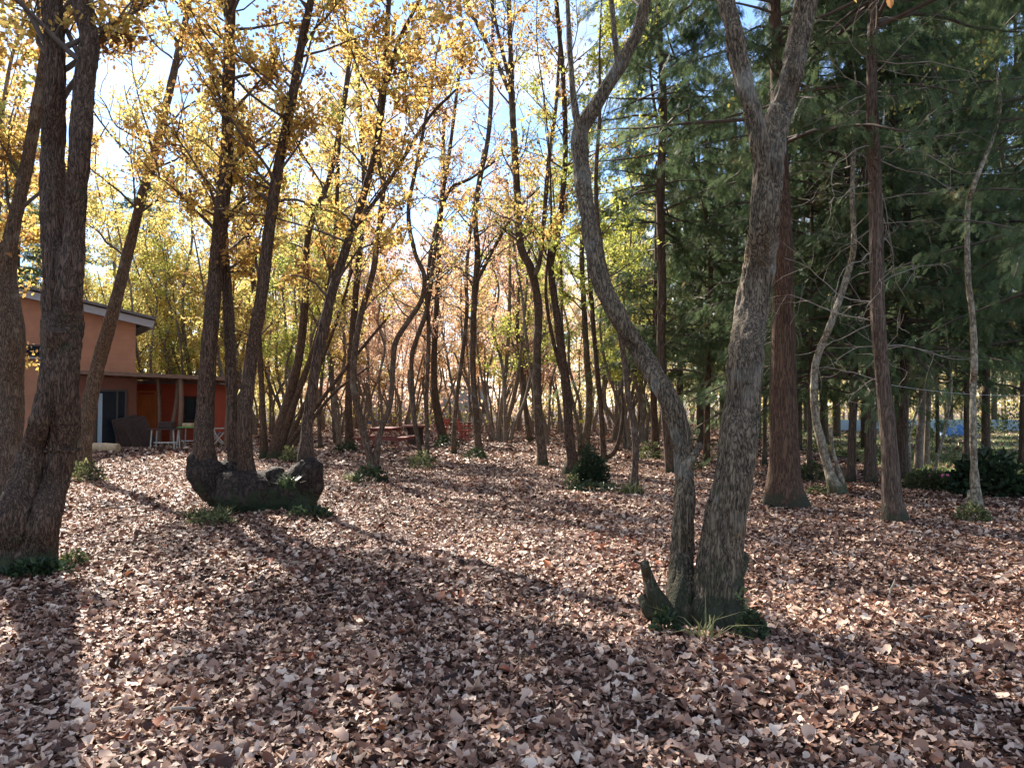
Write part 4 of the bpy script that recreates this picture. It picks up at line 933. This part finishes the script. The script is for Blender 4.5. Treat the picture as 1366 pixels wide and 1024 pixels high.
# round table on a drum
rt = thing('round_table', 'dark table with a pale top on a thick solid pedestal', 'table', G(554, 593))
m = MB(); m.tubes(np.array([[0, 0, .70], [0, 0, .705], [0, 0, .76], [0, 0, .765]]), np.array([.46, .48, .48, .46]), 28, cap=True); m.obj('tabletop', M['redbrown'], rt, False)
m = MB(); m.tubes(np.array([[0, 0, 0], [0, 0, .2], [0, 0, .5], [0, 0, .70]]), np.array([.33, .31, .30, .36]), 24, cap=True); m.obj('pedestal', M['darkwood'], rt)

# far white building with a blue base, seen between trunks
fb = thing('building', 'small white building with a blue base far off between the trunks', 'building', (X_(503, 62), 62, 0))
fx = X_(503, 62)
m = MB(); m.box((0, 2, 1.6), (3.4, 4, 3.2)); m.obj('wall', M['white'], fb, False)
m = MB(); m.box((0, -.04, .35), (3.5, .06, .9)); m.obj('base_panel', M['blue'], fb, False)
m = MB(); m.box((0, 2, 3.3), (3.9, 4.6, .2)); m.obj('roof', M['rooftop'], fb, False)
fb = thing('building', 'grey-blue building far off behind the bowed mossy trunk', 'building', (X_(612, 64), 64, 0))
m = MB(); m.box((0, 2, 1.5), (5.0, 4, 3.0)); m.obj('wall', M['paleblue'], fb, False)
m = MB(); m.box((0, 2, 3.1), (5.5, 4.6, .2)); m.obj('roof', M['rooftop'], fb, False)

# beyond the grass: pale blue low wall and a blue sheet
m = MB(); c = np.array([X_(1240, 44), 44, 0])
for k in range(8):
    m.box((k * 3.05, k * .25, .3), (3.0, .1, .75)); m.box((k * 3.05 - 1.5, k * .25, .32), (.12, .14, .85))
o = m.obj('low_wall', M['paleblue'], None, False); o.location = (c[0] - 4, c[1], 0); tag(o, 'long pale blue low panel wall beyond the grass field', 'wall')
m = MB(); n = 22; u = np.linspace(-1, 1, n); U, Vv = np.meshgrid(u, u)
Zs = .75 * np.maximum(0, (1 - U ** 2) * (1 - Vv ** 2)) ** .55 * (.8 + .3 * np.sin(U * 7) * np.cos(Vv * 5))
b = (np.arange(n - 1)[:, None] * n + np.arange(n - 1)[None]).ravel()
m.add(np.stack([U * .8, Vv * .7, Zs * .75], -1).reshape(-1, 3), np.stack([b, b + 1, b + n + 1, b + n], 1))
o = m.obj('tarpaulin', M['blue'], None); o.location = (X_(1275, 38), 38, -.02); tag(o, 'bright blue tarpaulin draped over a heap beyond the grass', 'tarpaulin')
for px, py, ln, lb in ((1275, 640, 1.2, 'pink tape lying in the grass left of the glossy shrub'), (1362, 656, 1.0, 'pink tape lying at the right edge of the grass')):
    c = G(px, py); xs = np.linspace(-ln / 2, ln / 2, 14); m = MB()
    zz = .10 + .03 * np.sin(xs * 5); Vt = []
    for a, z in zip(xs, zz): Vt += [[a, -.03, z - .03], [a, .03 * math.sin(a * 9), z + .05], [a, .05, z]]
    k = (np.arange(13) * 3)[:, None]; m.add(np.array(Vt), np.concatenate([k + np.array([0, 1, 4, 3]), k + np.array([1, 2, 5, 4]), k + np.array([2, 0, 3, 5])]))
    o = m.obj('tape', M['pink'], None); o.location = c; o.rotation_euler[2] = -.25; tag(o, lb, 'tape')
# rope strung between trunks
a, b_ = P(1186, 513, 11.5), P(1380, 527, 13); t = np.linspace(0, 1, 14)[:, None]; rp = a + (b_ - a) * t - np.array([0, 0, .06]) * (4 * t * (1 - t))
m = MB(); m.tubes(rp, np.full(14, .003), 5, cap=True); tag(m.obj('rope', M['metal'], None), 'thin white line strung between the trunks at the right', 'rope')
# yellow board between the pale stems
m = MB(); m.box((0, 0, 0), (.20, .03, .09), bev=.008); m.box((-.07, .03, -.42), (.03, .03, .9)); m.box((.07, .03, -.42), (.03, .03, .9))
o = m.obj('yellow_board', plain('yellow_paint', (.50, .44, .06), .5, .1), None, False); o.location = P(776, 562, 23.); tag(o, 'small yellow board on stakes low between the two pale stems', 'board')
# pole beside the leaning trunk, mossy
m = MB(); c = G(118, 615); pts = np.array([[0, 0, -.1], [.0, 0, .8], [.03, 0, 1.7], [.06, 0, 2.4]]); m.tubes(catmull(pts, .2), np.full(len(catmull(pts, .2)), .09), 12, cap=True)
o = m.obj('wooden_post', M['bark_pale'], None); o.location = c; tag(o, 'mossy pale post beside the leaning trunk by the house', 'post')

# sticks and odd bits on the floor
stk = [(245, 962, 30, 'thin dark twig lying on the leaves in the left foreground', .3), (700, 655 + 40, 26, 'short pale stick on the leaves in the middle', -.2), (1185, 790, 40, 'greyish broken stick in the leaves on the right', 1.2), (345, 760, 22, 'short white stick in front of the burl', .35), (1240, 830, 30, 'thin twig among the leaves at lower right', .6)]
for px, py, ln, lb, az in stk:
    c = G(px, py); L = ln * c[1] / F
    p = branch_paths(np.array([[-L / 2 * math.cos(az), -L / 2 * math.sin(az), .045]]), np.array([[math.cos(az), math.sin(az), .02]]), np.array([L]), 7, .08, 0)
    m = MB(); m.tubes(p, np.linspace(.010, .005, 7)[None], 6, cap=True); o = m.obj('stick', M['dead'], None); o.location = (c[0], c[1], gh(c[0], c[1])); tag(o, lb, 'stick')
def big_leaf(px, py, L, lb, mat):
    c = G(px, py); n = 9; u = np.linspace(0, 1, n); v = np.linspace(-1, 1, 5)
    w = np.sin(np.pi * np.clip(u, .02, .98)) ** .8 * .38
    lx = v[None] * w[:, None] * (1 + .2 * np.sin(u * 20))[:, None]; ly = np.repeat(u[:, None] - .5, 5, 1); lz = .9 * lx ** 2 - .5 * ly ** 2 + .18 + .5 * np.abs(ly) * 0
    m = MB(); b = (np.arange(n - 1)[:, None] * 5 + np.arange(4)[None]).ravel()
    m.add(np.stack([lx, ly, lz], -1).reshape(-1, 3) * L, np.stack([b, b + 1, b + 6, b + 5], 1), .5)
    o = m.obj('curled_leaf', mat, None); o.location = (c[0], c[1], gh(c[0], c[1]) + .03); o.rotation_euler = (.5, .3, rng.uniform(0, 6)); tag(o, lb, 'fallen leaf')
rl = plain('russet_leaf', (.26, .085, .04), .5, .3, 20, .2); ol = plain('orange_leaf', (.42, .15, .06), .5, .2, 20, .2)
big_leaf(586, 806, .20, 'large curled russet leaf standing out in the middle foreground', rl)
big_leaf(728, 754, .11, 'bright orange leaf on the floor at the centre', ol)
big_leaf(166, 1004, .085, 'curled russet leaf at the bottom left', rl)
big_leaf(505, 994, .08, 'orange-brown leaf at the bottom centre', ol)

# ------------------------------------------------------------------ light, sky
SUN_AZ, SUN_EL = R(-30), R(38)        # azimuth from +Y, negative = left
sd = np.array([math.sin(SUN_AZ) * math.cos(SUN_EL), math.cos(SUN_AZ) * math.cos(SUN_EL), math.sin(SUN_EL)])
import mathutils
L = bpy.data.lights.new('sun', 'SUN'); L.energy = 5.0; L.angle = R(.8); L.color = (1, .92, .81)
so = bpy.data.objects.new('sun', L); C.objects.link(so); so.rotation_euler = mathutils.Vector(sd).to_track_quat('Z', 'Y').to_euler(); so.location = (-10, 20, 30)
w = bpy.data.worlds.new('World'); bpy.context.scene.world = w; w.use_nodes = True
nt = w.node_tree; nt.nodes.clear(); N, K = nt.nodes.new, nt.links.new
sky = N('ShaderNodeTexSky'); sky.sky_type = 'NISHITA'; sky.sun_disc = False; sky.sun_elevation = SUN_EL; sky.sun_rotation = SUN_AZ
sky.air_density = 1.0; sky.dust_density = .05; sky.ozone_density = 2.0
tc = N('ShaderNodeTexCoord'); mp = N('ShaderNodeMapping'); mp.inputs['Scale'].default_value = (1, 1, 2.2); mp.inputs['Location'].default_value = (3.1, 1.2, 0)
K(tc.outputs['Generated'], mp.inputs[0])
nz = N('ShaderNodeTexNoise'); nz.inputs['Scale'].default_value = 3.4; nz.inputs['Detail'].default_value = 7; nz.inputs['Roughness'].default_value = .55; K(mp.outputs[0], nz.inputs[0])
rp_ = ramp(nt, [(.44, (0, 0, 0)), (.66, (.9, .9, .9))]); K(nz.outputs['Fac'], rp_.inputs[0])
mx = N('ShaderNodeMixRGB'); K(rp_.outputs[0], mx.inputs[0]); tn_ = N('ShaderNodeMixRGB'); tn_.blend_type = 'MULTIPLY'; tn_.inputs[0].default_value = 1; tn_.inputs[2].default_value = (.68, .72, .80, 1); K(sky.outputs[0], tn_.inputs[1]); K(tn_.outputs[0], mx.inputs[1]); mx.inputs[2].default_value = (3.3, 3.35, 3.55, 1)
bg = N('ShaderNodeBackground'); bg.inputs['Strength'].default_value = .125; K(mx.outputs[0], bg.inputs[0])
ow = N('ShaderNodeOutputWorld'); K(bg.outputs[0], ow.inputs[0])

sc = bpy.context.scene
cd = bpy.data.cameras.new('camera'); cd.sensor_width = 36; cd.lens = 36 * F / 1366; cd.clip_end = 3000; cd.clip_start = .05
co = bpy.data.objects.new('camera', cd); C.objects.link(co); co.location = (0, 0, H); co.rotation_euler = (math.pi / 2 + TILT, 0, 0); sc.camera = co
sc.view_settings.view_transform = 'Standard'; sc.view_settings.look = 'None'; sc.view_settings.gamma = 1; sc.view_settings.exposure = 1.7
sc.render.engine = 'CYCLES'; sc.cycles.max_bounces = 8; sc.cycles.diffuse_bounces = 4; sc.cycles.transmission_bounces = 4; sc.cycles.use_denoising = True
